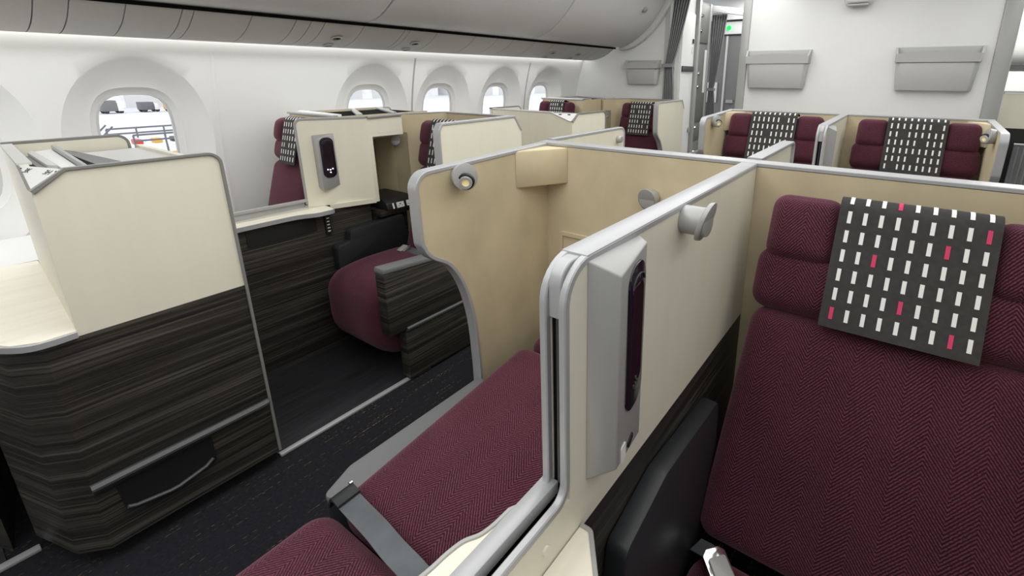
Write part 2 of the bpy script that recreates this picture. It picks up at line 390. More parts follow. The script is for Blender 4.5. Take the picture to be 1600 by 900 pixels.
for i, w in enumerate(WIN):
    root = thing('window_%d' % (i + 1), None, None, (wallx(1.16) - 0.09, w, 0.92), kind='structure')
    mb = MB(GREYP)
    hw, hh, n = 0.152, 0.242, 3.4; loop = []
    for k in range(40):
        t = 2 * PI * k / 40; c, s_ = math.cos(t), math.sin(t); q = (abs(c / hw) ** n + abs(s_ / hh) ** n) ** (-1 / n); loop.append((wallx(1.16 + q * s_) - 0.094, w + q * c, 1.16 + q * s_))
    mb.sweep(loop, 0.018, 0.012, (1, 0, 0), closed=True); mb.build('window_frame', root)
    g = MB(GLASS); g.prism([(wallx(1.16) - 0.096 + 0.11 * (p[2] - 1.16), p[1], p[2]) for p in loop], (-0.004, 0, 0)); g.build('window_pane', root, smooth=False)
# seams between side panels
for i, y in enumerate((1.13, 2.43, 3.77)):
    mb = MB(SILVER if i else WHITE); mb.sweep([(wallx(z) + 0.001, y, z) for z in [0.02 + 1.6 * k / 16 for k in range(17)]], 0.004, 0.012, (1, 0, 0)); struct(mb.build('trim_%d' % (i + 1)))
# front bulkheads
bl = MB(BULK); prof = [(-3.27, 0.0), (-2.13, 0.0), (-2.13, 2.5), (-3.27, 2.5)]
bl.prism(xz(prof, YB), (0, 0.05, 0)); struct(bl.build('wall_front_left'))
bc = MB(BULK); bc.box(-1.31, 0.44, YB - 0.06, YB + 0.05, 0.0, 2.5); struct(bc.build('wall_front_centre', bev=0.004))
for i, (xa, xb) in enumerate(((-1.375, -1.30), (0.43, 0.535))):
    t = MB(SILVERP); t.box(xa, xb, YB - 0.075, YB + 0.07, 0.0, 2.5); struct(t.build('trim_%d' % (i + 4), bev=0.012))
t = MB(GREYP); t.box(-2.15, -2.10, YB - 0.008, YB + 0.06, 0.0, 2.5); struct(t.build('trim_6', bev=0.006))
ce = MB(WHITE); ce.box(-3.4, 2.7, -2.6, 8.6, 2.5, 2.55); struct(ce.build('ceiling', smooth=False))
wr = MB(WHITE); wr.grid(lambda u, v: (2 * XC - wallx(2.5 * v), -2.6 + 11.2 * u, 2.5 * v), 6, 20); struct(wr.build('wall_right'))
wb = MB(WHITE); wb.box(-3.4, 2.7, -2.66, -2.6, 0, 2.5); struct(wb.build('wall_rear', smooth=False))
wf = MB(BULK); wf.box(-3.4, 2.7, 8.55, 8.6, 0, 2.5); struct(wf.build('wall_far', smooth=False))

# ------------------------------------------------ overhead bins and service panels
BP = smoothline([(-2.665, 1.785), (-2.55, 1.80), (-2.43, 1.855), (-2.30, 1.955), (-2.19, 2.09), (-2.10, 2.27), (-2.06, 2.5)], 5)
def bin_unit(y0, y1, label, latch_y):
    root = thing('overhead_bin', label, 'overhead bin', (-2.4, (y0 + y1) / 2, 1.785), 'curved overhead bins above the windows')
    mb = MB(BIN); g = 0.006
    inner = [(p[0] - 0.0, p[1]) for p in BP] + [(-2.62, 2.5), (-2.69, 1.80)]
    mb.prism([(p[0], y0 + g, p[1]) for p in inner], (0, y1 - y0 - 2 * g, 0)); mb.build('bin_door', root, bev=0.006)
    if latch_y:
        l = MB(SILVERP); c = Vector((-2.205, latch_y, 2.105)); l.cyl(c, c + Vector((0.035, 0, -0.03)), 0.028, 0.024, 16, sx=1.0); l.build('latch', root, bev=0.004)
BY = [-2.4, -0.9, 0.25, 1.74, 3.20, 4.60]
lab = ['overhead bin door nearest the camera side of the curved row', 'curved overhead bin reaching over the near window unit', 'grey curved overhead bin left of the dark door gap', 'long curved overhead bin door between the two door seams in view', 'last curved overhead bin with a latch, beside the front bulkhead']
for k in range(5): bin_unit(BY[k], BY[k + 1], lab[k], 4.28 if k == 4 else None)
eb = MB(BIN); eb.prism([(p[0] + 0.028, 4.605, p[1] - 0.03) for p in BP] + [(-2.05 , 4.605, 2.5), (-2.63, 4.605, 2.5), (-2.66, 4.605, 2.0)], (0, 0.07, 0))
tag(eb.build('bin_end_frame', bev=0.008), 'pale curved end frame closing the row of overhead bins at the bulkhead', 'bin frame')
SP = smoothline([(-3.045, 1.662), (-2.97, 1.657), (-2.88, 1.672), (-2.78, 1.71), (-2.69, 1.768)], 4)
def spanel(y0, y1, label, lamps=False):
    root = thing('passenger_service_unit', label, 'service unit', (-2.85, (y0 + y1) / 2, 1.66), 'service units under the overhead bins')
    mb = MB(PSU); g = 0.0022; up = [(p[0] - 0.006, p[1] + 0.03) for p in SP[::-1]]
    mb.prism([(p[0], y0 + g, p[1]) for p in SP + up], (0, y1 - y0 - 2 * g, 0)); mb.build('cover', root)
    if lamps:
        ym = (y0 + y1) / 2
        for k, (x, z, dy, r, mt) in enumerate(((-2.80, 1.700, 0.0, 0.034, DKTRIM), (-2.90, 1.666, 0.0, 0.030, SILVERP))):
            nrm = Vector((0.25, 0, -1)).normalized(); c = Vector((x, ym + dy, z))
            a = MB(SILVERP, GAP); a.ring(c, nrm, r, r * 0.7, 0.006); a.cyl(c - nrm * 0.004, c + nrm * 0.002, r * 0.7, mi=1 if k == 0 else 0)
            a.build('reading_light' if k == 0 else 'speaker_grille', root)
cuts = [-2.4, -0.9, 0.0, 0.448, 0.541, 0.704, 0.891, 0.933, 1.164, 1.37, 1.447, 1.52, 1.748, 2.025, 2.065, 2.277, 2.624, 2.853, 3.032, 3.30, 3.56, 3.80, 3.98, 4.20, 4.34, 4.60]
segs = list(zip(cuts[:-1], cuts[1:]))
ORD = ['closest', 'second', 'third', 'fourth', 'fifth', 'sixth', 'seventh', 'eighth', 'ninth', 'tenth', 'eleventh', 'twelfth', 'thirteenth', 'fourteenth', 'fifteenth', 'sixteenth', 'seventeenth', 'eighteenth', 'nineteenth', 'twentieth', 'twenty-first', 'twenty-second', 'twenty-third', 'twenty-fourth', 'twenty-fifth']
lampi = {11: 1, 14: 1, 20: 1, 22: 1}
for k, (a, b) in enumerate(segs):
    wd = 'narrow' if b - a < 0.1 else ('short' if b - a < 0.3 else 'long')
    ex = ' with round reading light' if k in lampi else ' plain'
    spanel(a, b, '%s grey service unit%s under the bins, %s from the front bulkhead' % (wd, ex, ORD[len(segs) - 1 - k]), k in lampi)
gp = MB(GAP); gp.box(-2.684, -2.667, -2.4, 4.6, 1.768, 1.7835); tag(gp.build('bin_gap_shade', smooth=False), 'dark strip standing in for shade in the gap between bins and service panels', 'shade strip')  # black strip draws the shaded gap under the bins as a dark line
ws = MB(WASH); ws.box(-3.115, -3.06, -2.4, 4.64, 1.668, 1.682); tag(ws.build('wash_light', smooth=False), 'long glowing white light strip along the top of the window wall', 'light strip')
ub = MB(BIN); ub.box(-3.3, -2.72, -2.4, 4.62, 1.86, 1.9); struct(ub.build('trim_7', smooth=False))

# ================================================================== CENTRE SUITES
def reading_lamp(parent, base, side, spot=None, r=0.034, stub=0.050):
    """silver stub on a panel; `side` = unit vector off the panel, spot = direction of the little spotlight"""
    b = Vector(base); s = Vector(side).normalized(); up = Vector((0, 0, 1)); fwd = s.cross(up)
    if spot is None:
        tilt = (s + Vector((0, 0, 0.15))).normalized(); mb = MB(SILVERP); mb.cyl(b, b + s * stub, r * 0.86, r * 0.86, 26)
        A = [b + s * (stub * 0.76 + 0.012 * math.sin(2*PI*i/28)) + (fwd * math.cos(2*PI*i/28) * 0.98 + up * math.sin(2*PI*i/28) * 1.2) * r for i in range(28)]
        mb.loft(A, [p + tilt * 0.012 for p in A])
        return mb.build('reading_lamp', parent, bev=0.002)
    # stub, tilted oval end disc, and the spotlight set into the lower half of that disc
    d = Vector(spot).normalized(); n = (s + d * 0.55 + up * 0.30).normalized(); h = up.cross(n).normalized(); v = n.cross(h); K = 30
    if v.z < 0: v = -v
    c = b + s * 0.034 + d * 0.006
    foot = [b - s * 0.002 - d * 0.012 + fwd * (0.034 * math.cos(2*PI*i/K)) + up * (0.036 * math.sin(2*PI*i/K) - 0.006) for i in range(K)]
    sg = 1 if h.dot(fwd) > 0 else -1
    oval = [c + h * (sg * 0.043 * math.cos(2*PI*i/K)) + v * (0.043 * math.sin(2*PI*i/K)) for i in range(K)]
    mb = MB(SILVERP); mb.loft(foot, [p - n * 0.004 for p in oval]); mb.loft([p - n * 0.0045 for p in oval], [p + n * 0.003 for p in oval]); o = mb.build('reading_lamp', parent, bev=0.0015)
    c2 = c - v * 0.012 + n * 0.002
    m = MB(BLACK); m.cyl(c2, c2 + d * 0.010, 0.0275, 0.0265, 26); m.build('lamp_socket', o)
    m = MB(LAMPC); m.ring(c2 + d * 0.008, d, 0.0205, 0.0115, 0.010); m.build('lamp_bezel', o)
    m = MB(LENS); m.cyl(c2 + d * 0.008, c2 + d * 0.014, 0.012); m.build('lamp_lens', o)
    return o

TOP = 1.247
XL, XR = -1.17, 0.41                            # inner faces of the outer wings
WING = [(0.873, 1.195), (0.870, 1.155), (0.872, 1.02), (0.878, 0.99), (0.905, 0.950), (0.975, 0.900), (1.030, 0.80), (1.063, 0.66), (1.074, 0.50), (1.076, 0.38), (1.078, 0.02)]
def centre_shell(dy, label, lamps):
    root = thing('suite_shell', label, 'seat shell', (XC, 1.50 + dy, 0), 'shells of the centre seat pairs')
    line = MB(SUEDE); T = 0.022
    edge = fillet([(1.49, TOP - 0.012), (0.872, TOP - 0.012)], 0)  # placeholder for the straight top
    top_corner = fillet([(1.49, TOP - 0.012), (0.868, TOP - 0.03), (0.872, 1.0)], [0, 0.05, 0], 8)
    front = [p for p in top_corner[1:-1]] + smoothline(WING[1:], 4)
    outl = [(1.49, TOP - 0.012)] + front + [(1.49, 0.02)]
    for x, dx in ((XL, -T), (XR, T)):
        line.prism([(x, p[0] + dy, p[1]) for p in outl], (dx, 0, 0))
    line.box(XL, XR, 1.49 + dy, 1.52 + dy, 0.02, TOP - 0.012)
    ol = line.build('suede_lining', root)
    # outer cream skin
    sk = MB(CREAM)
    for x, dx in ((XL - T, -0.012), (XR + T, 0.012)):
        sk.prism([(x, p[0] + dy, p[1]) for p in outl], (dx, 0, 0))
    sk.box(XL - T, XR + T, 1.52 + dy, 1.545 + dy, 0.02, TOP - 0.012); sk.build('outer_skin', root)
    # silver rim: runs round the wing edges and the whole top
    for x in (XL - 0.017, XR + 0.017):
        rim = MB(SILVER); rim.sweep([(x, p[0] + dy, p[1]) for p in [(1.545, TOP - 0.006)] + front], 0.040, 0.013, (1, 0, 0)); rim.build('rim', root)
    rim = MB(SILVER); rim.sweep([(XL - 0.036, 1.519 + dy, TOP - 0.005), (XR + 0.036, 1.519 + dy, TOP - 0.005)], 0.060, 0.012, (0, 1, 0)); rim.build('rim', root)
    # padded corner boxes
    for sx, x in ((1, XL), (-1, XR)):
        cb = MB(SUEDE); cb.loft(*[[(x, 1.30 + dy + q, z), (x + sx * (0.105 - q), 1.49 + dy, z), (x, 1.49 + dy, z)] for z, q in ((1.095, 0.0), (TOP - 0.013, 0.0))]); cb.build('corner_box', root, bev=0.007)
    # recessed panel frame low on the back of the left suite, mirrored on the right
    for xa, xb in ((-1.10, -0.47), (-0.29, 0.34)):
        rp = MB(SUEDE); o = fillet([(xa, 0.30), (xb, 0.30), (xb, 0.885), (xa, 0.885)], 0.01, 3)
        rp.sweep(xz(o, 1.487 + dy), 0.008, 0.018, (0, 1, 0), closed=True); rp.build('panel_frame', root)
    for l in lamps:
        if l == 'L': reading_lamp(root, (XL, 1.03 + dy, 1.192), (1, 0, 0), (0.62, -0.72, -0.22))
        if l == 'R': reading_lamp(root, (XR, 1.03 + dy, 1.192), (-1, 0, 0), (-0.62, -0.72, -0.22))
        if l == 'B': reading_lamp(root, (-0.70, 1.488 + dy, 1.09), (0, -1, 0), None)
    return root
centre_shell(0.0, 'beige suede suite shell with silver rim wrapping the two nearest centre seats', 'LB')
centre_shell(2.40, 'beige suede suite shell of the far centre pair, against the front bulkhead', 'LR')

def handset(parent, origin, right, up, h=0.26, w=0.058, leds=False):
    """slim remote control in its cradle; origin = middle of the face"""
    r = Vector(right).normalized(); u = Vector(up).normalized(); n = r.cross(u).normalized(); c = Vector(origin)
    P = fillet([(-w/2, -h/2), (w/2, -h/2), (w/2, h/2), (-w/2, h/2)], w * 0.42, 8)
    m = MB(GLOSS); m.prism([c + r * a + u * b for a, b in P], n * 0.010); o = m.build('remote_control', parent, bev=0.003)
    P2 = fillet([(-w*.34, -h*.33), (w*.34, -h*.33), (w*.34, h*.36), (-w*.34, h*.36)], w * 0.2, 5)
    m = MB(PINKP); m.prism([c + n * 0.0095 + r * a + u * b for a, b in P2], n * 0.0012); m.build('screen', o)
    m = MB(DKTRIM); m.sweep([c + n * 0.011 + r * (w * 0.36 * math.cos(t)) + u * (h * 0.36 + w * 0.22 * math.sin(t)) for t in [PI * k / 10 for k in range(11)]], 0.002, 0.002, n); m.build('edge_highlight', o)
    if leds:
        for a, b in ((-0.013, -0.062), (0, -0.064), (0.013, -0.060), (0, -0.078)):
            m = MB(LEDW); q = c + n * 0.0105 + r * a + u * b; m.cyl(q, q + n * 0.0014, 0.0036, seg=12); m.build('button_light', o)
    else:
        for a, b in ((-0.010, -0.090), (0.010, -0.090), (0, -0.078), (0, -0.102), (0, -0.090), (0.0, 0.112)):
            m = MB(DKTRIM); q = c + n * 0.0105 + r * a + u * b; m.cyl(q, q + n * 0.0014, 0.0034, seg=12); m.build('button', o)
    return o

def centre_divider(dy, label, near):
    root = thing('centre_divider', label, 'divider', (XC, 1.0 + dy, 0), 'dividers between the centre seat pairs')
    x0, x1 = -0.405, -0.36; yf = 0.505 + dy; yb = 1.486 + dy; zt = TOP - 0.012
    lowf = -0.35 + dy if near else 0.10 + dy
    up = fillet([(yb, 0.745), (lowf, 0.745), (lowf, 0.835), (yf, 0.835), (yf, zt), (yb, zt)], [0, 0, 0, 0.0, 0.055, 0], 8)
    for xs, nm in ((x1 - 0.012, 'right_skin'), (x0, 'left_skin')):
        m = MB(CREAM); m.prism(yz(up, xs), (0.012, 0, 0)); m.build('cream_skin', root)
    core = MB(GAP); core.prism(yz([(yb, 0.745), (lowf, 0.745), (lowf, 0.82), (yf + 0.003, 0.82), (yf + 0.003, zt - 0.06), (yf + 0.05, zt - 0.03), (yb, zt - 0.03)], x0 + 0.012), (x1 - x0 - 0.024, 0, 0)); core.build('slot_shade', root)  # solid black core fills the hollow slot, its shade given as colour
    # silver edge of each skin: down the front and along the rail toward the footwell
    fr = fillet([(yb, zt + 0.004), (yf - 0.006, zt + 0.004), (yf - 0.006, 0.843), (lowf, 0.843)], [0, 0.06, 0.03, 0], 8)
    for xs in (x0 + 0.005, x1 - 0.005):
        m = MB(SILVER); m.sweep(yz(fr, xs), 0.013, 0.013, (1, 0, 0)); m.build('edge_trim', root)
    m = MB(SILVER); m.box(x0 - 0.002, x1 + 0.001, yf + 0.045, yb, zt + 0.001, TOP); m.build('top_cap', root, bev=0.003)
    cv = fillet([(yf + 0.06, zt + 0.003), (yf, zt + 0.003), (yf, zt - 0.075)], [0, 0.055, 0], 8); m = MB(SILVER); m.sweep(yz(cv, (x0 + x1) / 2), 0.022, 0.010, (1, 0, 0)); m.build('slot_cover', root)
    m = MB(SILVER); m.box(x0 - 0.006, x1 - 0.022, lowf, yf + 0.0, 0.838, 0.862); m.build('sliding_rail', root, bev=0.003)
    m = MB(DKTRIM); m.box(x1 - 0.0225, x1 - 0.019, yf - 0.002, yf + 0.012, 0.86, zt - 0.06); m.build('door_edge', root)
    # dark wood lower panel
    m = MB(WOOD); m.box(x0, x1, lowf, yb, 0.02, 0.745); m.build('wood_base', root)
    # control housing with handset
    hz = MB(SILVERP); y_ = dy
    pts = [(-0.36, 0.551, 1.238), (-0.315, 0.577, 1.2135), (-0.335, 0.700, 1.2295), (-0.36, 0.715, 1.234), (-0.36, 0.551, 0.836), (-0.315, 0.577, 0.861), (-0.335, 0.700, 0.842), (-0.36, 0.715, 0.815)]
    pts = [(p[0], p[1] + y_, p[2]) for p in pts]; hz.loft(pts[:4], pts[4:])
    ho = hz.build('control_housing', root, doubles=True, bev=0.003)
    a = Vector((-0.315, 0.577 + y_, 1.05)); b = Vector((-0.335, 0.700 + y_, 1.05)); r = (b - a).normalized(); 
    if near:
        handset(ho, a + r * 0.072 + Vector((0, 0, 0.026)) - r.cross(Vector((0, 0, 1))) * 0.006, r, (0, 0, 1), 0.272, 0.082)
        m = MB(PAPER); n = r.cross(Vector((0, 0, 1))); P = fillet([(-0.011, -0.017), (0.011, -0.017), (0.011, 0.017), (-0.011, 0.017)], 0.004, 4); c = a + r * 0.030 + Vector((0, 0, -0.178))
        m.prism([c + r * p + Vector((0, 0, q)) for p, q in P], n * 0.002); m.build('tamper_sticker', ho)
        m = MB(BLACK); c = a + r * 0.065 + Vector((0, 0, -0.178)); m.prism([c + r * p + Vector((0, 0, q)) for p, q in fillet([(-0.012, -0.011), (0.012, -0.002), (0.012, 0.011), (-0.012, 0.002)], 0.004, 4)], n * 0.003); m.build('latch', ho)
        m = MB(COUNTER); m.cyl((x1 - 0.001, 0.44, 0.795), (x1 + 0.004, 0.44, 0.795), 0.008); m.build('rail_plug', root)
    if near: reading_lamp(root, (x1, 0.92, 1.212), (1, 0, 0), None, 0.035, 0.055)
    return root
centre_divider(0.0, 'cream divider with silver cap and handset housing between the two nearest seats', True)
centre_divider(2.40, 'cream and silver divider between the two far centre seats', False)

# footwell side panels that stand in front of the far pair, behind the near shell
def stub_panel(x, label, knob):
    root = thing('footwell_panel', label, 'panel', (x, 1.85, 0), 'low panels behind the near suite shell')
    P = fillet([(1.552, 0.05), (2.155 if knob else 2.08, 0.05), (2.155 if knob else 2.08, TOP), (1.552, TOP)], [0, 0, 0.03, 0], 6)
    m = MB(CREAM); m.prism([(x - 0.011, p[0], p[1]) for p in P], (0.022, 0, 0)); m.build('panel', root)
    m = MB(SILVER); w = 0.026 if knob else 0.045; m.sweep([(x, p[0], p[1]) for p in fillet([(1.552, TOP), (2.155 if knob else 2.08, TOP), (2.155 if knob else 2.08, 0.06)], [0, 0.03, 0], 6)], w, 0.012, (1, 0, 0)); m.build('edge_trim', root)
    if knob:
        m = MB(SILVERP); m.cyl((x + 0.011, 2.09, 1.197), (x + 0.035, 2.09, 1.197), 0.02, 0.016); m.build('knob', root, bev=0.003)
stub_panel(-1.20, 'low cream panel with small knob running ahead behind the near shell corner', True)
stub_panel(-0.385, 'short cream and silver panel behind the near shell, right of the knobbed one', False)

# side counters beside the near divider (one in each suite)
def counter(pts, z, label, rim, body_inset, below=True):
    root = thing('side_counter', label, 'side table', (sum(p[0] for p in pts) / len(pts), sum(p[1] for p in pts) / len(pts), 0), 'cream side counters by the divider')
    m = MB(COUNTER); m.prism(xy(pts, z - 0.02), (0, 0, 0.02)); m.build('top', root)
    m = MB(SILVERP); m.sweep(xy(rim, z - 0.009), 0.024, 0.008, (0, 0, 1)); m.build('edge_trim', root)
    m = MB(WOOD); m.prism(xy(body_inset, 0.0), (0, 0, z - 0.022)); m.build('wood_body', root)
Z1 = 0.755
ls = smoothline([(-0.56, 0.10), (-0.525, 0.25), (-0.511, 0.33), (-0.508, 0.37), (-0.502, 0.400), (-0.488, 0.424), (-0.482, 0.452), (-0.480, 0.488)], 4) + [(-0.474, 0.499), (-0.448, 0.519), (-0.412, 0.546)]
counter(ls + [(-0.407, 0.549), (-0.407, -0.30), (-0.56, -0.30)], Z1, 'cream counter with wavy grey edge on the left side of the near divider', ls, [(-0.50, 0.08), (-0.49, 0.26), (-0.45, 0.46), (-0.41, 0.50), (-0.41, -0.28), (-0.50, -0.28)])
rs = fillet([(-0.358, 0.535), (-0.338, 0.535), (-0.262, 0.44), (-0.20, 0.25), (-0.16, 0.0)], [0, 0.012, 0.05, 0.05, 0], 5)
counter(rs + [(-0.16, -0.30), (-0.358, -0.30)], Z1, 'small cream counter corner with grey edge on the right side of the near divider', rs, [(-0.352, 0.50), (-0.335, 0.50), (-0.28, 0.42), (-0.22, 0.24), (-0.18, 0.0), (-0.18, -0.28), (-0.352, -0.28)])

# ================================================================== SEATS
PINK_NEAR = {(0, 3), (1, 8), (2, 6), (3, 2), (5, 4), (6, 0), (6, 7)}
PINK_FAR = {(1, 7), (2, 2), (3, 5), (5, 4), (6, 1)}
def head_cover(parent_mat, hw, hh, tpos, front, label, pinks, cols=9, rows=6, gaps=False):
    """cloth over the top of a headrest; parent_mat = seat back frame (x width, -y front, z up)"""
    m = MB(CLOTHG, DASHW, DASHP); ztop = tpos; y0 = -front
    L = 2 * hh; drop = 0.09
    def pt(u, s, off=0.0):           # s = distance down from the top edge (negative: over the back)
        x = (u - 0.5) * 2 * hw
        r = 0.03
        arc = r * PI / 2
        if s >= 0: y, z = y0 - 0.004 * math.sin(PI * u) , ztop - r - s
        elif s > -arc:
            a = -s / r; y, z = y0 + r - r * math.cos(a), ztop - r + r * math.sin(a)
        else: y, z = y0 + r + (-s - arc), ztop
        y -= off
        if -arc < s < 0: z += off * 0.6
        if s <= -arc: z += off
        return parent_mat @ Vector((x, y, z))
    m.grid(lambda u, v: pt(u, -0.11 + (L + 0.11) * v), 14, 26)
    m.grid(lambda u, v: pt(u, -0.11 + (L + 0.11) * v, -0.003), 14, 26)
    dw, dh = hw * 2 / cols * 0.25, L / rows * 0.60
    for rr in range(-1, rows):
        for c in range(cols):
            u = (c + 0.72) / (cols + 0.35); s = (rr + 0.22) * L / rows * 0.955
            u0, u1 = u - dw / (4 * hw), u + dw / (4 * hw); mi = 2 if (rr + 1, c) in pinks else 1
            if gaps and mi == 2: continue
            k = 3; 
            for q in range(k):
                s0 = s + dh * q / k; s1 = s + dh * (q + 1) / k
                m.faces([pt(u0, s0, 0.0012), pt(u1, s0, 0.0012), pt(u1, s1, 0.0012), pt(u0, s1, 0.0012)], [[0, 1, 2, 3]], mi)
    o = m.build('headrest_cover'); tag(o, label, 'headrest cover', 'charcoal headrest covers with white dashes'); return o

def back_matrix(cx, base, top):
    b = Vector((cx, base[0], base[1])); u = Vector((0, top[0] - base[0], top[1] - base[1])).normalized(); x = Vector((1, 0, 0)); y = u.cross(x)   # y points back
    L = (Vector((0, top[0] - base[0], top[1] - base[1]))).length
    return Matrix(((x.x, y.x, u.x, b.x), (x.y, y.y, u.y, b.y), (x.z, y.z, u.z, b.z), (0, 0, 0, 1))), L

def seat(cx, hw, base, top, label, cover_label, group, cush=None, pinks=PINK_FAR, cov_hw=0.145, cov_hh=0.155, near=False, thick=0.06, gaps=True, fr=(0.675, 0.815), cols=9, cov_dx=0.0):
    root = thing('seat', label, 'seat', (cx, base[0] - 0.2, 0), group)
    M, L = back_matrix(cx, base, top)
    def P(name, x0, x1, z0, z1, ht, r, bulge, yoff=0.0, fn=None, cuts=8):
        mm = MB(MAROON); mm.pad(M @ Matrix.Translation(((x0 + x1) / 2, ht + yoff, (z0 + z1) / 2)), (x1 - x0) / 2, ht, (z1 - z0) / 2, r, bulge, cuts=cuts, fn=fn, uvo=((x0 + x1) / 2, (z0 + z1) / 2)); return mm.build(name, root)
    a, b = fr[0] * L, fr[1] * L
    def taper(p):                       # the back widens a touch toward the bottom
        return (p.x * (1.0 - 0.05 * p.z / (a / 2)), p.y, p.z)
    P('backrest', -hw, hw, 0.0, a, thick, 0.055, 0.022, 0, taper, 12)
    P('bolster', -hw * 0.985, hw * 0.985, a - 0.004, b + 0.03, thick * 0.95, 0.045, 0.010, -0.004)
    w = cov_hw * 0.93
    for s in (-1, 1):
        xs = sorted((s * w, s * hw * 0.94)); P('headrest_wing', xs[0], xs[1], b - 0.005, L, thick * 0.95, 0.042, 0.012, -0.016, None, 5)
    P('headrest', -w - 0.01, w + 0.01, b - 0.005, L - 0.006, thick * 0.9, 0.035, 0.004, -0.008)
    if cush:
        y0, y1, z0, z1 = cush
        m = MB(MAROON); MM = Matrix(((1, 0, 0, cx), (0, 0, 1, (y0 + y1) / 2), (0, -1, 0, (z0 + z1) / 2), (0, 0, 0, 1)))
        m.pad(MM, hw, (z1 - z0) / 2, (y1 - y0) / 2, min(0.09, (z1 - z0) * 0.45), 0.02); m.build('seat_cushion', root)
        m = MB(BLACK); m.box(cx - hw * 0.8, cx + hw * 0.8, y0 + 0.12, y1, 0.0, z0 + 0.04); m.build('seat_base', root)
    Mc = M @ Matrix.Translation((cov_dx, 0, 0))
    head_cover(Mc, cov_hw, cov_hh, L + 0.008, 0.034 if not near else 0.036, cover_label, pinks, cols=cols, gaps=gaps)
    return root, M, L
# near right seat, upright, filling the right of the view
S1, M1, L1 = seat(0.052, 0.355, (1.035, 0.27), (1.400, 1.188), 'large upright maroon herringbone seat in the right foreground', 'large charcoal headrest cover with white and red dashes, on the right foreground seat', 'maroon suite seats', (0.54, 1.05, 0.10, 0.265), PINK_NEAR, 0.162, 0.155, True, 0.05, gaps=False)
# lap belt of the near right seat
def buckle(parent, c, xdir, ydir, sc=1.0):
    x = Vector(xdir).normalized(); y = Vector(ydir).normalized(); n = x.cross(y).normalized(); c = Vector(c)
    m = MB(CHROME); P = fillet([(-0.026, -0.032), (0.026, -0.032), (0.026, 0.024), (0.014, 0.034), (-0.014, 0.034), (-0.026, 0.024)], 0.006, 4)
    m.prism([c + x * a * sc + y * b * sc for a, b in P], n * 0.014 * sc); o = m.build('buckle', parent, bev=0.003)
    m = MB(SILVERP); P = fillet([(-0.019, -0.040), (0.019, -0.040), (0.019, 0.015), (-0.019, 0.015)], 0.005, 4)
    m.prism([c + n * 0.0142 * sc + x * a * sc + y * b * sc for a, b in P], n * 0.007 * sc); m.build('buckle_lever', o, bev=0.002)
    return o
b1 = MB(STRAP); b1.sweep(smoothline([(-0.30, 1.02, 0.26), (-0.24, 0.985, 0.295), (-0.17, 0.93, 0.295), (-0.05, 0.86, 0.285), (0.12, 0.80, 0.278)], 5), 0.046, 0.004, (0.35, 0.9, 0.15))
bo = b1.build('seat_belt', S1); buckle(bo, (-0.222, 0.955, 0.300), (0.62, 0.75, 0.0), (-0.70, 0.60, 0.35), 1.25)
# its black side armrest against the divider
ar = MB(LEATHER); ar.prism(yz(fillet([(0.56, 0.20), (0.62, 0.635), (0.80, 0.675), (1.15, 0.64), (1.20, 0.20)], [0.03, 0.03, 0.06, 0.03, 0.03], 5), -0.358), (0.048, 0, 0)); ar.build('armrest', S1, bev=0.008)
# near left seat, reclined almost flat into a bed
S2 = thing('seat', 'maroon herringbone seat reclined nearly flat, left of the near divider', 'seat', (-0.76, 0.7, 0), 'maroon suite seats')
def flat_pad(name, y0, z0, y1, z1, x0, x1, ht, r, bulge, fn=None, cuts=12):
    b = Vector(((x0 + x1) / 2, (y0 + y1) / 2, (z0 + z1) / 2)); t = Vector((0, y1 - y0, z1 - z0)); h = t.length / 2; t.normalize(); x = Vector((1, 0, 0)); back = t.cross(x)
    M = Matrix(((x.x, back.x, t.x, b.x), (x.y, back.y, t.y, b.y), (x.z, back.z, t.z, b.z), (0, 0, 0, 1)))
    m = MB(MAROON); m.pad(M @ Matrix.Translation((0, ht, 0)), (x1 - x0) / 2, ht, h, r, bulge, cuts=cuts, fn=fn, uvo=(x0, y0)); return m.build(name, S2)
flat_pad('backrest', 0.455, 0.458, 1.20, 0.545, -1.072, -0.515, 0.07, 0.055, 0.022)
flat_pad('headrest', 1.205, 0.545, 1.46, 0.570, -1.05, -0.53, 0.06, 0.045, 0.015)
flat_pad('seat_cushion', -0.22, 0.462, 0.440, 0.474, -1.075, -0.515, 0.08, 0.065, 0.020)
m = MB(BLACK); m.box(-1.0, -0.54, -0.1, 1.3, 0.0, 0.33); m.build('seat_base', S2)
m = MB(ARMTOP); P = fillet([(-1.135, 0.452), (-1.078, 0.497), (-1.075, 1.07), (-1.180, 1.07), (-1.178, 0.56)], [0.02, 0.02, 0.0, 0, 0.05], 5); 
m.prism(xy(P, 0.398), (0, 0, 0.022)); at = m.build('armrest_top', S2, bev=0.006)
m = MB(LEATHER); m.prism(xy([(p[0] * 0.98 - 0.0226, p[1]) for p in P], 0.05), (0, 0, 0.347)); m.build('armrest', S2, bev=0.004)
m = MB(STRAP); pth = smoothline([(-1.075, 0.475, 0.44), (-1.03, 0.462, 0.488), (-0.95, 0.452, 0.500), (-0.86, 0.445, 0.502), (-0.78, 0.435, 0.505), (-0.70, 0.43, 0.502), (-0.58, 0.415, 0.50), (-0.47, 0.40, 0.48)], 6)
m.sweep(pth, 0.052, 0.0035, (0.1, 0.97, 0.12)); sb = m.build('seat_belt', S2)
m = MB(LEATHER); m.sweep(smoothline([(-1.078, 0.475, 0.43), (-1.035, 0.463, 0.492), (-0.985, 0.455, 0.5045)], 4), 0.056, 0.006, (0.1, 0.97, 0.12)); m.build('belt_anchor', sb)
m = MB(CHROME); m.cyl((-1.055, 0.494, 0.478), (-1.055, 0.502, 0.478), 0.005); m.build('anchor_pin', sb)
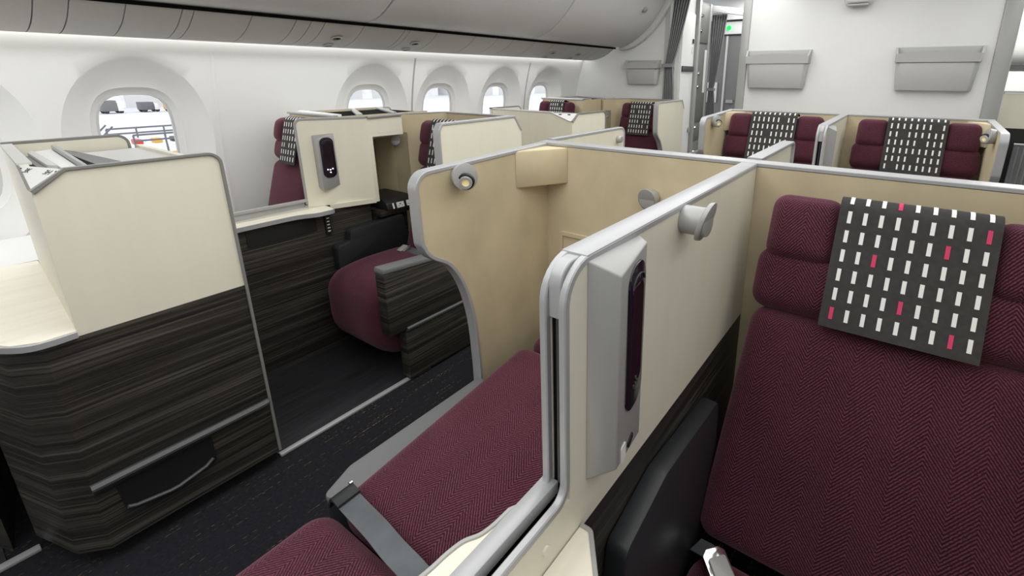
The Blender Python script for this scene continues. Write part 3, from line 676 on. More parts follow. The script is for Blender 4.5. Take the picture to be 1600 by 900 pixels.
# far centre pair
seat(0.052, 0.35, (3.45, 0.28), (3.76, 1.235), 'upright maroon seat of the far centre pair, on the right under a wide wall pocket', 'charcoal headrest cover on the far right centre seat', 'maroon suite seats', (2.85, 3.5, 0.22, 0.45), PINK_FAR, 0.160, 0.165)
seat(-0.815, 0.35, (3.45, 0.28), (3.76, 1.235), 'upright maroon seat of the far centre pair, on the left beside the lit lamp wing', 'charcoal headrest cover on the far left centre seat', 'maroon suite seats', (2.85, 3.5, 0.22, 0.45), {(1, 6), (3, 3), (4, 8), (6, 5)}, 0.160, 0.165)

# ================================================================== WINDOW-SIDE SUITES
XA = -1.876; XP = -2.50
def window_unit(dy, label, near):
    root = thing('monitor_cabinet', label, 'cabinet', (-2.2, 0.45 + dy, 0), 'cream and dark wood cabinets beside the window aisle')
    y1 = 0.637 + dy
    zc = 0.775
    # lower dark wood body with a canted near corner
    P = [(XA, y1), (XA, 0.137 + dy), (-1.94, 0.07 + dy), (-2.14, 0.012 + dy), (-2.14, 0.30 + dy), (-2.60, 0.30 + dy), (-2.60, y1)]
    m = MB(WOOD); m.prism(xy(P, 0.055), (0, 0, zc - 0.055)); m.build('wood_body', root)
    m = MB(BLACK); m.prism(xy([(XA - 0.03, y1 - 0.005), (XA - 0.03, 0.16 + dy), (-1.955, 0.09 + dy), (-2.13, 0.04 + dy), (-2.13, 0.31 + dy), (-2.58, 0.31 + dy), (-2.58, y1 - 0.005)], 0.0), (0, 0, 0.055)); m.build('plinth', root)
    # upper cream box: aisle face and canted near face
    A = Vector((XA, 0.278 + dy, 1.25)); B = Vector((-2.06, 0.219 + dy, 1.25)); Cn = Vector((XA, 0.207 + dy, 1.195)); C0 = Vector((XA - 0.0205, 0.2085 + dy, zc)); C1 = Vector((XA - 0.0205, 0.2085 + dy, 1.2005)); F0 = Vector((-2.66, 0.258 + dy, zc)); F1 = Vector((-2.66, 0.258 + dy, 1.25))
    aisle = [(0.207 + dy, zc), (y1, zc)] + fillet([(y1, zc), (y1, 1.25), (0.278 + dy, 1.25)], [0, 0.032, 0], 6)[1:-1] + [(0.278 + dy, 1.25), (0.207 + dy, 1.195)]
    m = MB(CREAM); m.prism([(XA, p[0], p[1]) for p in aisle], (-0.02, 0, 0)); m.build('aisle_panel', root)
    m = MB(CREAM); m.prism([C0, C1, B, F1, F0], (0, 0.02, 0)); m.build('near_panel', root)
    m = MB(CREAM); m.box(-2.66, XA - 0.02, y1 - 0.02, y1, zc, 1.215); m.build('back_panel', root)
    # label plate across the cut corner
    n = (A - Cn).cross(B - Cn).normalized()
    if n.x < 0: n = -n
    m = MB(WHITE); m.prism([A - n * 0.012, B - n * 0.012, Cn - n * 0.012], n * 0.012); pl = m.build('corner_plate', root)
    xd = (A - B).normalized(); yd = n.cross(xd)
    if near:
        for s, f in (('3K', 0.30), ('3H', 0.74)):
            text_obj('seat_number', s, frame(B.lerp(A, f) - yd * 0.016 + n * 0.0005, xd, yd), 0.022, INK, pl)
        for f in (0.14, 0.90):
            m = MB(INK); c = B.lerp(A, f) - yd * 0.010; m.prism([c - xd * 0.004 - yd * 0.003, c + xd * 0.004, c - xd * 0.004 + yd * 0.003], n * 0.0008); m.build('arrow', pl)
    else:
        for f in (0.35, 0.68):
            m = MB(INK); c = B.lerp(A, f) - yd * 0.012; m.prism([c + xd * a + yd * b for a, b in ((-0.010, -0.005), (0.010, -0.005), (0.010, 0.005), (-0.010, 0.005))], n * 0.0006); m.build('seat_mark', pl)
    # dark silver trim line round the top
    tp = [(XA + 0.001, p[0], p[1]) for p in [(y1, 0.06)] + fillet([(y1, 0.06), (y1, 1.25), (0.278 + dy, 1.25)], [0, 0.035, 0], 6)[1:-1]] + [A, Cn + Vector((0.001, 0, 0.004)), Cn.lerp(B, 0.12), B, F1]
    m = MB(CABTRIM); m.sweep(tp, 0.012, 0.009, (1, 0, 0)); m.build('edge_trim', root)
    m = MB(GREYP); m.sweep([B + Vector((0, 0.012, 0.002)), F1 + Vector((0, 0.012, 0.002))], 0.030, 0.008, (0, 1, 0)); m.build('top_cap', root)
    # top tray: recessed floor, slots, slanting blade
    m = MB(GREYP); m.box(-2.64, XA - 0.02, 0.28 + dy, y1 - 0.02, 1.19, 1.205); m.build('tray_floor', root)
    q = lambda P: xy([(a, b + dy) for a, b in P], 1.2055)
    m = MB(WHITE); m.prism(q([(-2.04, 0.296), (-1.93, 0.300), (-1.93, 0.322), (-2.56, 0.362), (-2.52, 0.314)]), (0, 0, 0.030)); m.build('tray_block', root, bev=0.002)
    m = MB(GREYP); m.prism(q([(-2.09, 0.277), (-2.06, 0.294), (-2.52, 0.312), (-2.48, 0.293)]), (0, 0, 0.034)); m.build('tray_bar', root, bev=0.002)
    m = MB(DKTRIM); m.prism(q([(-2.10, 0.262), (-2.10, 0.276), (-2.46, 0.291), (-2.45, 0.276)]), (0, 0, 0.024)); m.build('tray_slot', root)
    m = MB(SILVERP); m.prism(q([(-1.93, 0.325), (-1.93, 0.335), (-2.58, 0.378), (-2.58, 0.366)]), (0, 0, 0.044)); m.build('tray_blade', root, bev=0.004)
    m = MB(DKTRIM); m.prism(q([(-1.93, 0.37), (-1.93, 0.44), (-2.45, 0.40), (-2.55, 0.375)]), (0, 0, 0.028)); m.build('tray_rib', root)
    # rear wall of the tray, toward the window, with its rounded corner
    P = fillet([(0.26 + dy, 0.78), (0.60 + dy, 0.78), (0.60 + dy, 1.256), (0.26 + dy, 1.256)], [0, 0, 0.035, 0], 6)
    m = MB(CREAM); m.prism([(-2.69, p[0], p[1]) for p in P], (0.022, 0, 0)); m.build('window_panel', root)
    m = MB(CABTRIM); m.sweep([(-2.679, p[0], p[1]) for p in fillet([(0.26 + dy, 1.256), (0.60 + dy, 1.256), (0.60 + dy, 0.80)], [0, 0.035, 0], 6)], 0.026, 0.010, (1, 0, 0)); m.build('window_trim', root)
    # bumper rail, drawer recess and bent handle
    m = MB(DKTRIM); m.sweep([(XA + 0.010, 0.135 + dy, 0.293), (XA + 0.012, 0.16 + dy, 0.294), (XA + 0.012, 0.605 + dy, 0.294), (XA + 0.008, 0.628 + dy, 0.293)], 0.026, 0.026, (1, 0, 0), rnd=0.7); m.build('bumper_rail', root)
    m = MB(BLACK); m.prism([(XA + 0.001, p[0] + dy, p[1]) for p in [(0.185, 0.262), (0.44, 0.262), (0.44, 0.165), (0.30, 0.132), (0.192, 0.165)]], (0.002, 0, 0)); dr = m.build('drawer', root)
    m = MB(DKTRIM); m.sweep([(XA + 0.014, p[0] + dy, p[1]) for p in [(0.195, 0.178), (0.215, 0.168), (0.30, 0.152), (0.325, 0.152), (0.405, 0.170), (0.428, 0.186)]], 0.012, 0.010, (1, 0, 0), rnd=0.6); m.build('handle', dr)
    return root
window_unit(0.0, 'cream and dark wood cabinet with drawer at the left, between window and aisle', True)
window_unit(2.465, 'cream cabinet with white corner plate ahead in the window aisle, beyond the first window seats', False)
# low counter running from the near cabinet toward the camera
root = thing('side_counter', 'bright cream counter with rounded edge at the far left, joined to the drawer cabinet', 'side table', (-2.3, -0.1, 0))
cpts = [(XA + 0.004, 0.2065), (XA + 0.008, 0.135), (-1.905, 0.085), (-2.03, 0.02), (-2.3, -0.05), (-2.6, -0.25), (-2.74, -0.5), (-2.76, 0.15), (-2.74, 0.262), (-2.66, 0.2585), (XA - 0.02, 0.2085)]
m = MB(COUNTER); m.prism(xy(cpts, 0.777), (0, 0, 0.018)); m.build('top', root)
m = MB(SILVER); m.sweep(xy(smoothline(cpts[:7], 3), 0.783), 0.02, 0.010, (0, 0, 1)); m.build('edge_trim', root)
m = MB(WHITE); m.box(-3.24, -2.77, -1.4, 0.55, 0.76, 0.79); m.build('window_ledge', root)
m = MB(WOOD); m.prism(xy([(-2.2, -0.04), (-2.6, -0.22), (-2.74, -0.45), (-2.74, 0.22), (-2.62, 0.22), (-2.62, 0.02)], 0.0), (0, 0, 0.775)); m.build('wood_body', root)
# passage floor plates and their metal edges
def passage(y0, y1, label):
    root = thing('passage_floor', label, 'floor plate', (-2.2, (y0 + y1) / 2, 0), 'dark floor plates of the window seat passages')
    m = MB(VINYL); m.box(-2.56, -1.915, y0, y1, 0.0, 0.006); m.build('plate', root, smooth=False)
    m = MB(SILVER); m.box(-1.925, -1.900, y0, y1, 0.0, 0.012); m.build('edge_strip', root, bev=0.003)
passage(0.645, 1.40, 'dark floor plate with a metal edge strip in the passage before the aisle seat')
m = MB(VINYL); r2 = thing('passage_floor', 'dark floor plate corner with metal strip at the lower left edge', 'floor plate', (-2.4, -0.4, 0), 'dark floor plates of the window seat passages')
m.box(-2.74, -2.14, -1.2, -0.06, 0.0, 0.006); m.build('plate', r2); m = MB(SILVER); m.box(-2.155, -2.125, -1.2, 0.012, 0.0, 0.012); m.build('edge_strip', r2, bev=0.003)

def console(dy, label):
    """low console with cream counter between aisle seat and window seat"""
    root = thing('console', label, 'console', (-2.62, 1.0 + dy, 0))
    y0, y1 = 0.70 + dy, 1.315 + dy; zt = 0.812
    m = MB(WOOD); m.box(-2.645, -2.52, y0, 1.545 + dy, 0.0, zt - 0.02); m.build('wood_body', root)
    edge = [(-2.500, y0), (-2.500, 0.92 + dy), (-2.498, 1.05 + dy), (-2.490, 1.13 + dy), (-2.455, 1.205 + dy), (-2.452, 1.25 + dy), (-2.455, 1.29 + dy), (-2.475, 1.305 + dy), (-2.515, 1.31 + dy)]
    e = smoothline(edge, 3)
    m = MB(COUNTER); m.prism(xy(e + [(-2.655, 1.31 + dy), (-2.655, y0)], zt - 0.02), (0, 0, 0.02)); m.build('top', root)
    m = MB(SILVER); m.sweep(xy(e, zt - 0.010), 0.022, 0.006, (0, 0, 1)); m.build('edge_trim', root)
    m = MB(BLACK); m.box(-2.524, -2.516, 0.895 + dy, 1.225 + dy, 0.700, 0.772); m.build('display_recess', root)
    m = MB(BLACK); c = (-2.512, 1.29 + dy, 0.70); m.box(-2.524, -2.510, 1.268 + dy, 1.300 + dy, 0.665, 0.778); sw = m.build('switch_panel', root, bev=0.003)
    for k in range(5):
        m = MB(DASHW); m.box(-2.5102, -2.5085, 1.277 + dy, 1.291 + dy, 0.682 + k * 0.018, 0.687 + k * 0.018); m.build('switch', sw)
    # open frame of the sliding screen that stands on the counter
    m = MB(SILVER); m.sweep([(-2.63, y0, zt + 0.040), (-2.603, 1.235 + dy, zt + 0.040)], 0.020, 0.014, (1, 0, 0)); m.build('screen_rail', root)
    m = MB(SILVER); m.box(-2.645, -2.62, y0, 1.23 + dy, zt, zt + 0.034); m.build('screen_sill', root)
    return root
console(0.0, 'dark wood console with cream counter and black display slot before the window seat')

def screen_partition(dy, label):
    """cream partition carrying the handset housing, with the niche lintel behind it"""
    root = thing('privacy_partition', label, 'partition', (-2.55, 1.45 + dy, 0))
    A = Vector((-2.600, 1.238 + dy, 0)); B = Vector((-2.455, 1.545 + dy, 0)); d = (B - A).normalized(); n = Vector((d.y, -d.x, 0)); Ln = (B - A).length
    def on(s, z, o=0.0): q = A + d * s + n * o; return Vector((q.x, q.y, z))
    zt = 1.272
    P = fillet([(0, 0.813), (Ln, 0.813), (Ln, zt), (0, zt)], [0.0, 0, 0, 0.03], 6)
    m = MB(CREAM); m.prism([on(s, z) for s, z in P], -n * 0.022); m.build('panel', root)
    m = MB(CREAM); m.prism([(-2.53, 1.318 + dy, 0.795), (-2.455, 1.545 + dy, 0.795), (-2.52, 1.545 + dy, 0.795), (-2.55, 1.40 + dy, 0.795)], (0, 0, 0.025)); m.build('panel_foot', root)
    m = MB(SILVERP); pp = fillet([(0.0, 0.83), (0.0, zt + 0.004), (Ln, zt + 0.004)], [0, 0.03, 0], 6); m.sweep([on(s - 0.004, z, -0.011) for s, z in pp], 0.028, 0.012, n); m.build('edge_trim', root)
    # housing
    hs = MB(SILVERP); s0, s1 = 0.062, 0.168
    pts = [on(s0, 1.195), on(s0 + 0.022, 1.178, 0.038), on(s1, 1.202, 0.004), on(s0, 0.915), on(s0 + 0.022, 0.900, 0.038), on(s1, 0.920, 0.004)]
    hs.loft(pts[:3], pts[3:]); h = hs.build('control_housing', root, bev=0.004)
    r = (pts[2] - pts[1]); r.z = 0; r.normalize(); up = Vector((0, 0, 1)); mid = (pts[1] + pts[2]) / 2
    handset(h, Vector((mid.x, mid.y, 1.075)) - r.cross(up) * 0.004, r, up, 0.215, 0.070, True)
    # lintel over the niche
    C = Vector((-2.49, 1.79 + dy, 0))
    m = MB(CREAM); m.prism([(B.x, B.y, 1.168), (C.x, C.y, 1.160), (C.x, C.y, zt), (B.x, B.y, zt)], (-0.03, 0, 0)); ln = m.build('lintel', root)
    m = MB(PAPER); e = (C - B).normalized(); nn = Vector((e.y, -e.x, 0)); q = B + e * 0.07
    m.prism([Vector((q.x, q.y, 1.182)) + e * a + Vector((0, 0, b)) for a, b in ((0, 0), (0.10, -0.002), (0.10, 0.008), (0, 0.010))], nn * 0.0008); m.build('notice_strip', ln)
    m = MB(SILVERP); m.sweep([(B.x, B.y, zt + 0.004), (C.x, C.y, zt + 0.004)], 0.03, 0.010, (1, 0, 0)); m.build('edge_trim', root)
    # jamb, niche back and floor, black socket box
    m = MB(CREAM); m.prism([(B.x, B.y, 0.80), (B.x + 0.0, B.y + 0.022, 0.80), (B.x - 0.06, B.y + 0.022, 0.80), (B.x - 0.06, B.y, 0.80)], (0, 0, 0.372)); m.build('jamb', root)
    m = MB(SUEDE_SHADED); m.box(-2.80, -2.785, B.y, 1.785 + dy, 0.0, 1.16); m.box(-2.79, -2.52, B.y + 0.022, 1.79 + dy, 1.15, 1.158); m.build('niche_suede_shaded', root)
    m = MB(WOOD); m.box(-2.785, -2.522, B.y + 0.022, 1.785 + dy, 0.0, 0.700); m.box(-2.785, -2.46, B.y + 0.022, 1.785 + dy, 0.7005, 0.735); m.build('niche_shelf', root)
    m = MB(BLACK); bx = m; bx.prism(xz([(-2.74, 0.0), (-2.44, 0.0), (-2.44, 0.0)], 0)[:0] or [(-2.72, 1.60 + dy, 0.735), (-2.435, 1.60 + dy, 0.735), (-2.445, 1.60 + dy, 0.775), (-2.49, 1.60 + dy, 0.800), (-2.72, 1.60 + dy, 0.800)], (0, 0.185, 0)); sb_ = bx.build('socket_box', root, bev=0.006)
    for k, (ya, yb_, mt) in enumerate(((1.635, 1.645, DASHW), (1.662, 1.712, PAPER), (1.730, 1.775, PAPER))):
        m = MB(mt, INK); m.prism([(-2.4345, ya + dy, 0.740), (-2.4345, yb_ + dy, 0.740), (-2.4435, yb_ + dy, 0.772), (-2.4435, ya + dy, 0.772)], (0.0015, 0, 0.0004))
        o = m.build('power_socket' if k else 'headphone_jack', sb_)
        if k:
            for (yy, zz) in ((0.012, 0.010), (0.036, 0.010), (0.024, 0.022)):
                q = MB(INK); q.box(-2.4385 + 0.0, -2.4355, ya + yy - 0.004 + dy, ya + yy + 0.004 + dy, 0.740 + zz - 0.003, 0.740 + zz + 0.003); q.build('socket_hole', o)
    return root
screen_partition(0.0, 'cream partition with lit handset and open niche, beside the window aisle seat')

def window_shell(dy, label):
    """suede shell of the aisle-side window suite: inner side, back, outer wing"""
    root = thing('suite_shell', label, 'seat shell', (-2.15, 1.9 + dy, 0), 'shells of the window aisle suites')
    zt = 1.268
    plan = [(-2.60, 1.797), (-2.545, 1.86), (-2.475, 2.06), (-2.45, 2.10), (XA - 0.04, 2.10)]
    off = [(-2.62, 1.80), (-2.57, 1.88), (-2.50, 2.08), (-2.465, 2.13), (XA - 0.04, 2.13)]
    m = MB(SUEDE); P = plan + off[::-1]; m.prism([(p[0], p[1] + dy, 0.30) for p in P], (0, 0, zt - 0.30)); m.build('suede_lining', root)
    m = MB(SUEDE); m.prism([(-2.79, 1.79 + dy, 0.74), (-2.60, 1.797 + dy, 0.74), (-2.545, 1.86 + dy, 0.74), (-2.56, 1.90 + dy, 0.74), (-2.79, 1.83 + dy, 0.74)], (0, 0, 0.42)); m.build('niche_side', root)
    m = MB(SILVERP); m.sweep([(p[0] - 0.012, p[1] + dy + 0.012, zt + 0.003) for p in plan], 0.008, 0.034, (0, 0, 1)); m.build('edge_trim', root)
    front = [(1.575, zt), (1.560, zt - 0.02), (1.553, zt - 0.05), (1.556, 1.03), (1.575, 0.975), (1.64, 0.91), (1.70, 0.80), (1.735, 0.66), (1.74, 0.50), (1.742, 0.05)]
    fr = smoothline(front, 4)
    wing = [(p[0] + dy, p[1]) for p in fr] + [(2.13 + dy, 0.05), (2.155 + dy, 1.20), (2.10 + dy, zt)]
    m = MB(SUEDE); m.prism(yz(wing, XA - 0.04), (0.022, 0, 0)); m.build('wing_lining', root)
    m = MB(CREAM); m.prism(yz(wing, XA - 0.018), (0.016, 0, 0)); m.build('wing_panel', root)
    m = MB(SILVER); m.sweep([(XA - 0.021, p[0], p[1]) for p in [(2.155 + dy, 1.19), (2.10 + dy, zt + 0.004)] + [(q[0] + dy, q[1]) for q in fr]], 0.046, 0.012, (1, 0, 0)); m.build('wing_rim', root)
    reading_lamp(root, (-2.575, 1.80 + dy, 1.115), (0.75, -0.66, 0), None, 0.026)
    return root
window_shell(0.0, 'suede lined shell with cream wing around the first window aisle seat')
window_shell(2.46, 'suede lined shell with cream wing around the last window aisle seat by the bulkhead')

def aisle_seat(dy, label, cl, pinks, full, chw, ccols):
    S, M, L = seat(-2.195, 0.248, (1.655 + dy, 0.36), (1.885 + dy, 1.245), label, cl, 'maroon suite seats', None, pinks, chw, 0.150, False, 0.05, fr=(0.70, 0.835), cols=ccols)
    # deep front cushion that folds down to the floor side
    m = MB(MAROON); y0, y1 = 1.165 + dy, 1.70 + dy; z0, z1 = 0.09, 0.520; cx = -2.215; hw = 0.243
    MM = Matrix(((1, 0, 0, cx), (0, 0, 1, (y0 + y1) / 2), (0, -1, 0, (z0 + z1) / 2), (0, 0, 0, 1)))
    hd, hv = (y1 - y0) / 2, (z1 - z0) / 2
    def fn(p):                                   # the lower front edge tucks under, the front bellies out
        k = max(0.0, min(1.0, -p.z / hd)); low = max(0.0, p.y / hv)
        return (p.x, p.y + 0.03 * k * k * (1 - low), p.z + 0.10 * k * low ** 2)
    m.pad(MM, hw, (z1 - z0) / 2, (y1 - y0) / 2, 0.10, 0.018, fn=fn, cuts=10); m.build('seat_cushion', S)
    # wood-faced armrest on the aisle side
    m = MB(WOOD); m.prism(yz([(1.172 + dy, 0.300), (1.172 + dy, 0.618), (1.54 + dy, 0.59), (1.742 + dy, 0.57), (1.742 + dy, 0.300)], XA - 0.070), (0.068, 0, 0)); ab = m.build('armrest', S, bev=0.004)
    m = MB(ARMTOP); m.prism(yz([(1.168 + dy, 0.620), (1.175 + dy, 0.645), (1.54 + dy, 0.615), (1.742 + dy, 0.592), (1.742 + dy, 0.572), (1.54 + dy, 0.592)], XA - 0.074), (0.076, 0, 0)); m.build('armrest_top', S, bev=0.006)
    m = MB(WOOD); m.box(XA - 0.072, XA - 0.012, 1.262 + dy, 1.73 + dy, 0.012, 0.300); m.build('armrest_base', S, bev=0.003)
    m = MB(DKTRIM); m.sweep([(XA - 0.004, 1.265 + dy, 0.30), (XA - 0.004, 1.725 + dy, 0.30)], 0.022, 0.022, (1, 0, 0), rnd=0.6); m.build('bumper_rail', S)
    if full:
        m = MB(LEATHER); m.prism(yz(fillet([(1.285 + dy, 0.46), (1.285 + dy, 0.60), (1.365 + dy, 0.612), (1.372 + dy, 0.675), (1.72 + dy, 0.690), (1.735 + dy, 0.46)], [0.02, 0.025, 0.01, 0.025, 0.03, 0.02], 5), -2.515), (0.055, 0, 0)); m.build('inner_armrest', S, bev=0.010)
        m = MB(STRAP); m.sweep(smoothline([(-1.97, 1.67 + dy, 0.50), (-2.03, 1.60 + dy, 0.532), (-2.10, 1.58 + dy, 0.54), (-2.30, 1.60 + dy, 0.532)], 4), 0.046, 0.004, (0, 1, 0.2)); be = m.build('seat_belt', S)
        buckle(be, (-2.285, 1.580 + dy, 0.536), (1, 0.1, 0), (-0.1, 1, 0.35), 1.0)
aisle_seat(0.0, 'maroon window aisle seat with wood armrest, facing the passage', 'charcoal headrest cover mostly hidden behind the first cream wing', set(), True, 0.100, 7)
aisle_seat(2.46, 'maroon window aisle seat at the back, close to the gathered curtain', 'charcoal headrest cover on the last window aisle seat', {(1, 6), (2, 2), (4, 4), (5, 6)}, False, 0.118, 8)
def window_seat(dy, label, cl, pinks):
    seat(-2.885, 0.215, (1.13 + dy, 0.36), (1.375 + dy, 1.262), label, cl, 'maroon suite seats', (0.74 + dy, 1.13 + dy, 0.20, 0.44), pinks, 0.085, 0.120, False, 0.05, fr=(0.74, 0.845), cols=6, cov_dx=0.040)
window_seat(0.0, 'maroon seat beside the window wall, seen above the cream counter', 'charcoal headrest cover on the seat by the window wall', {(2, 5), (4, 2)})
window_seat(2.46, 'maroon window seat far ahead, just its headrest above the cream cabinet', 'charcoal headrest cover peeking above the far cream cabinet', {(1, 4), (3, 7)})

def storage_unit(dy, label):
    root = thing('storage_unit', label, 'storage unit', (-2.85, 1.8 + dy, 0), 'open topped units behind the window seats')
    zt = 1.276; xa, xb = -3.12, -2.63; y0, y1 = 1.46 + dy, 2.09 + dy
    m = MB(SUEDE); m.box(xa, -2.81, y0, y1, 0.0, 1.13); m.build('body', root)
    m = MB(SUEDE); m.box(xa, xb, y0, y0 + 0.02, 1.131, zt); m.box(xa, xa + 0.02, y0 + 0.02, y1, 1.131, zt); m.box(xb - 0.012, xb, y0 + 0.02, y1, 1.131, zt - 0.002); m.build('rim_wall', root)
    m = MB(SILVER); m.sweep([(xb, y0 + 0.01, zt), (xa, y0 + 0.01, zt), (xa, y1, zt)], 0.012, 0.03, (0, 0, 1)); m.build('edge_trim', root)
    m = MB(WHITE); m.prism([(-2.66, y0 + 0.03, 1.20), (-3.08, y0 + 0.03, 1.20), (-3.08, y0 + 0.03, zt + 0.012), (-2.66, y0 + 0.03, zt + 0.008)], (0, 0.035, 0)); m.build('inner_ledge', root, bev=0.003)
    m = MB(GAP); m.box(xa + 0.02, -2.644, y0 + 0.065, y1 - 0.01, 1.18, zt - 0.010); m.build('tray_floor', root)  # black fill just below the rim paints the shade of the opening
    m = MB(SILVERP); m.prism([(-2.64, 1.60 + dy, 1.268), (-2.64, 1.64 + dy, 1.268), (-3.08, 1.86 + dy, 1.268), (-3.08, 1.83 + dy, 1.268)], (0, 0, 0.014)); m.build('tray_bar', root, bev=0.003)
    m = MB(SILVERP); m.prism([(-2.58, 1.80 + dy, 1.268), (-2.60, 1.84 + dy, 1.268), (-3.08, 2.06 + dy, 1.268), (-3.08, 2.02 + dy, 1.268)], (0, 0, 0.014)); m.build('tray_bar', root, bev=0.003)
    P = fillet([(1.50 + dy, 0.9), (2.17 + dy, 0.9), (2.17 + dy, 1.275), (1.50 + dy, 1.275)], [0, 0, 0.03, 0], 6)
    m = MB(CREAM); m.prism(yz(P, -3.148), (0.018, 0, 0)); m.build('window_panel', root)
    m = MB(SILVERP); m.sweep(yz(fillet([(1.50 + dy, 1.275), (2.17 + dy, 1.275), (2.17 + dy, 0.92)], [0, 0.03, 0], 6), -3.139), 0.022, 0.008, (1, 0, 0)); m.build('window_trim', root)
storage_unit(0.0, 'open topped storage unit with darkened recess behind the first window seat')
storage_unit(2.46, 'open topped storage unit with darkened recess behind the far window seat, by the bulkhead')

# ================================================================== BULKHEAD FITTINGS
def pocket(x0, x1, yw, z0, z1, label):
    root = thing('wall_pocket', label, 'literature pocket', ((x0 + x1) / 2, yw - 0.04, z0), 'grey literature pockets on the bulkheads')
    cx = (x0 + x1) / 2; w = (x1 - x0) / 2
    def sec(z, k, d): return [(cx - w * k, yw, z), (cx - w * k, yw - d * 0.6, z), (cx - w * k + d * 0.4, yw - d, z), (cx + w * k - d * 0.4, yw - d, z), (cx + w * k, yw - d * 0.6, z), (cx + w * k, yw, z)]
    zm = z0 + (z1 - z0) * 0.64
    m = MB(POCKETP); m.loft(sec(z0, 0.88, 0.055), sec(zm, 0.955, 0.075)); m.build('body', root, bev=0.008)
    m = MB(POCKETP)
    # upper band with a scooped rim, open behind
    n = 16; zt = z0 + (z1 - z0) * 0.84
    front = [(cx + w * (-0.93 + 1.86 * i / n), yw - 0.082, zm + 0.003 if False else zm + 0.004) for i in range(n + 1)]
    topl = [(cx + w * (-0.97 + 1.94 * i / n), yw - 0.088, zt + 0.022 * math.sin(PI * i / n)) for i in range(n + 1)]
    for a, b in zip(range(n), range(1, n + 1)):
        m.faces([front[a], front[b], topl[b], topl[a]] + [(p[0], p[1] + 0.014, p[2]) for p in (front[a], front[b], topl[b], topl[a])], [[0, 1, 2, 3], [7, 6, 5, 4], [3, 2, 6, 7], [0, 4, 5, 1]])
    for s in (-1, 1):
        m.prism([(cx + s * w * 0.95, yw - 0.085, zm + 0.004), (cx + s * w * 0.97, yw - 0.088, zt), (cx + s * w, yw - 0.03, z1), (cx + s * w, yw, z1), (cx + s * w * 0.95, yw, zm + 0.004)], (-s * 0.014, 0, 0))
    m.build('scooped_front', root, doubles=True)
    m = MB(POCKETP); m.box(x0 + 0.004, x1 - 0.004, yw - 0.008, yw, zm, z1); m.build('back_plate', root, bev=0.004)
YC = YB - 0.062
pocket(-1.30, -0.765, YC, 1.400, 1.72, 'grey literature pocket on the white bulkhead above the far left centre seat')
pocket(-0.165, 0.375, YC, 1.400, 1.72, 'grey literature pocket on the white bulkhead above the far right centre seat')
pocket(-2.57, -2.175, YB - 0.001, 1.415, 1.655, 'grey literature pocket on the side bulkhead, left of the gathered curtain')
root = thing('bulkhead_light', 'small white light fixture at the top middle of the front bulkhead', 'light fixture', (-0.47, YC, 2.06))
m = MB(WHITE); m.loft([(-0.57, YC, 2.045), (-0.37, YC, 2.045), (-0.40, YC - 0.10, 2.055), (-0.54, YC - 0.10, 2.055)], [(-0.59, YC, 2.14), (-0.35, YC, 2.14), (-0.37, YC - 0.12, 2.14), (-0.57, YC - 0.12, 2.14)]); m.build('housing', root, bev=0.012)
m = MB(GREYP); m.box(-0.545, -0.395, YC - 0.09, YC - 0.01, 2.036, 2.046); m.build('lens', root, bev=0.004)

def curtain(path_top, path_mid, path_bot, zt, zm, zb, label, amp=0.022, folds=7):
    """hanging curtain gathered at zm"""
    root = thing('curtain', label, 'curtain', ((path_mid[0][0] + path_mid[1][0]) / 2, (path_mid[0][1] + path_mid[1][1]) / 2, zb), 'grey galley curtains tied back')
    def pt(u, v):
        z = zb + (zt - zb) * v
        if z > zm: t = ((z - zm) / (zt - zm)) ** 0.8; a, b = path_mid, path_top
        else: t = ((zm - z) / (zm - zb)) ** 0.5; a, b = path_mid, path_bot
        p0 = Vector(a[0]).lerp(Vector(b[0]), t); p1 = Vector(a[1]).lerp(Vector(b[1]), t); d = p1 - p0; n = Vector((-d.y, d.x)).normalized()
        q = p0 + d * u + n * (amp * (0.45 + 0.55 * t) * math.sin(u * folds * 2 * PI + 0.6 * math.sin(5 * z)))
        return (q.x, q.y, z)
    m = MB(CURTAIN); m.grid(pt, folds * 12, 40); m.grid(lambda u, v: tuple(Vector(pt(u, v)) + Vector((0, 0.003, 0))), folds * 12, 40); m.build('drape', root)
    m = MB(CURTAIN); a, b = Vector(path_mid[0]), Vector(path_mid[1]); m.sweep([(p.x, p.y, zm) for p in (a + Vector((-0.01, -0.03)), b + Vector((0.01, -0.03)), b + Vector((0.01, 0.03)), a + Vector((-0.01, 0.03)))], 0.035, 0.006, (0, 0, 1), closed=True); m.build('tie_band', root)
    m = MB(GREYP); m.sweep([(path_top[0][0], path_top[0][1], zt + 0.01), (path_top[1][0], path_top[1][1], zt + 0.01)], 0.012, 0.012, (0, 0, 1)); m.build('curtain_track', root)
curtain([(-2.03, 4.635), (-1.86, 4.635)], [(-2.125, 4.635), (-2.04, 4.635)], [(-2.125, 4.635), (-1.985, 4.635)], 2.30, 1.60, 0.95, 'grey curtain gathered at its middle, beside the side bulkhead', 0.024, 6)
curtain([(-2.02, 5.64), (-1.845, 5.64)], [(-2.01, 5.64), (-1.95, 5.64)], [(-2.02, 5.64), (-1.88, 5.64)], 2.17, 1.35, 0.40, 'grey curtain tied back deeper in the doorway, by the dark lockers', 0.02, 6)
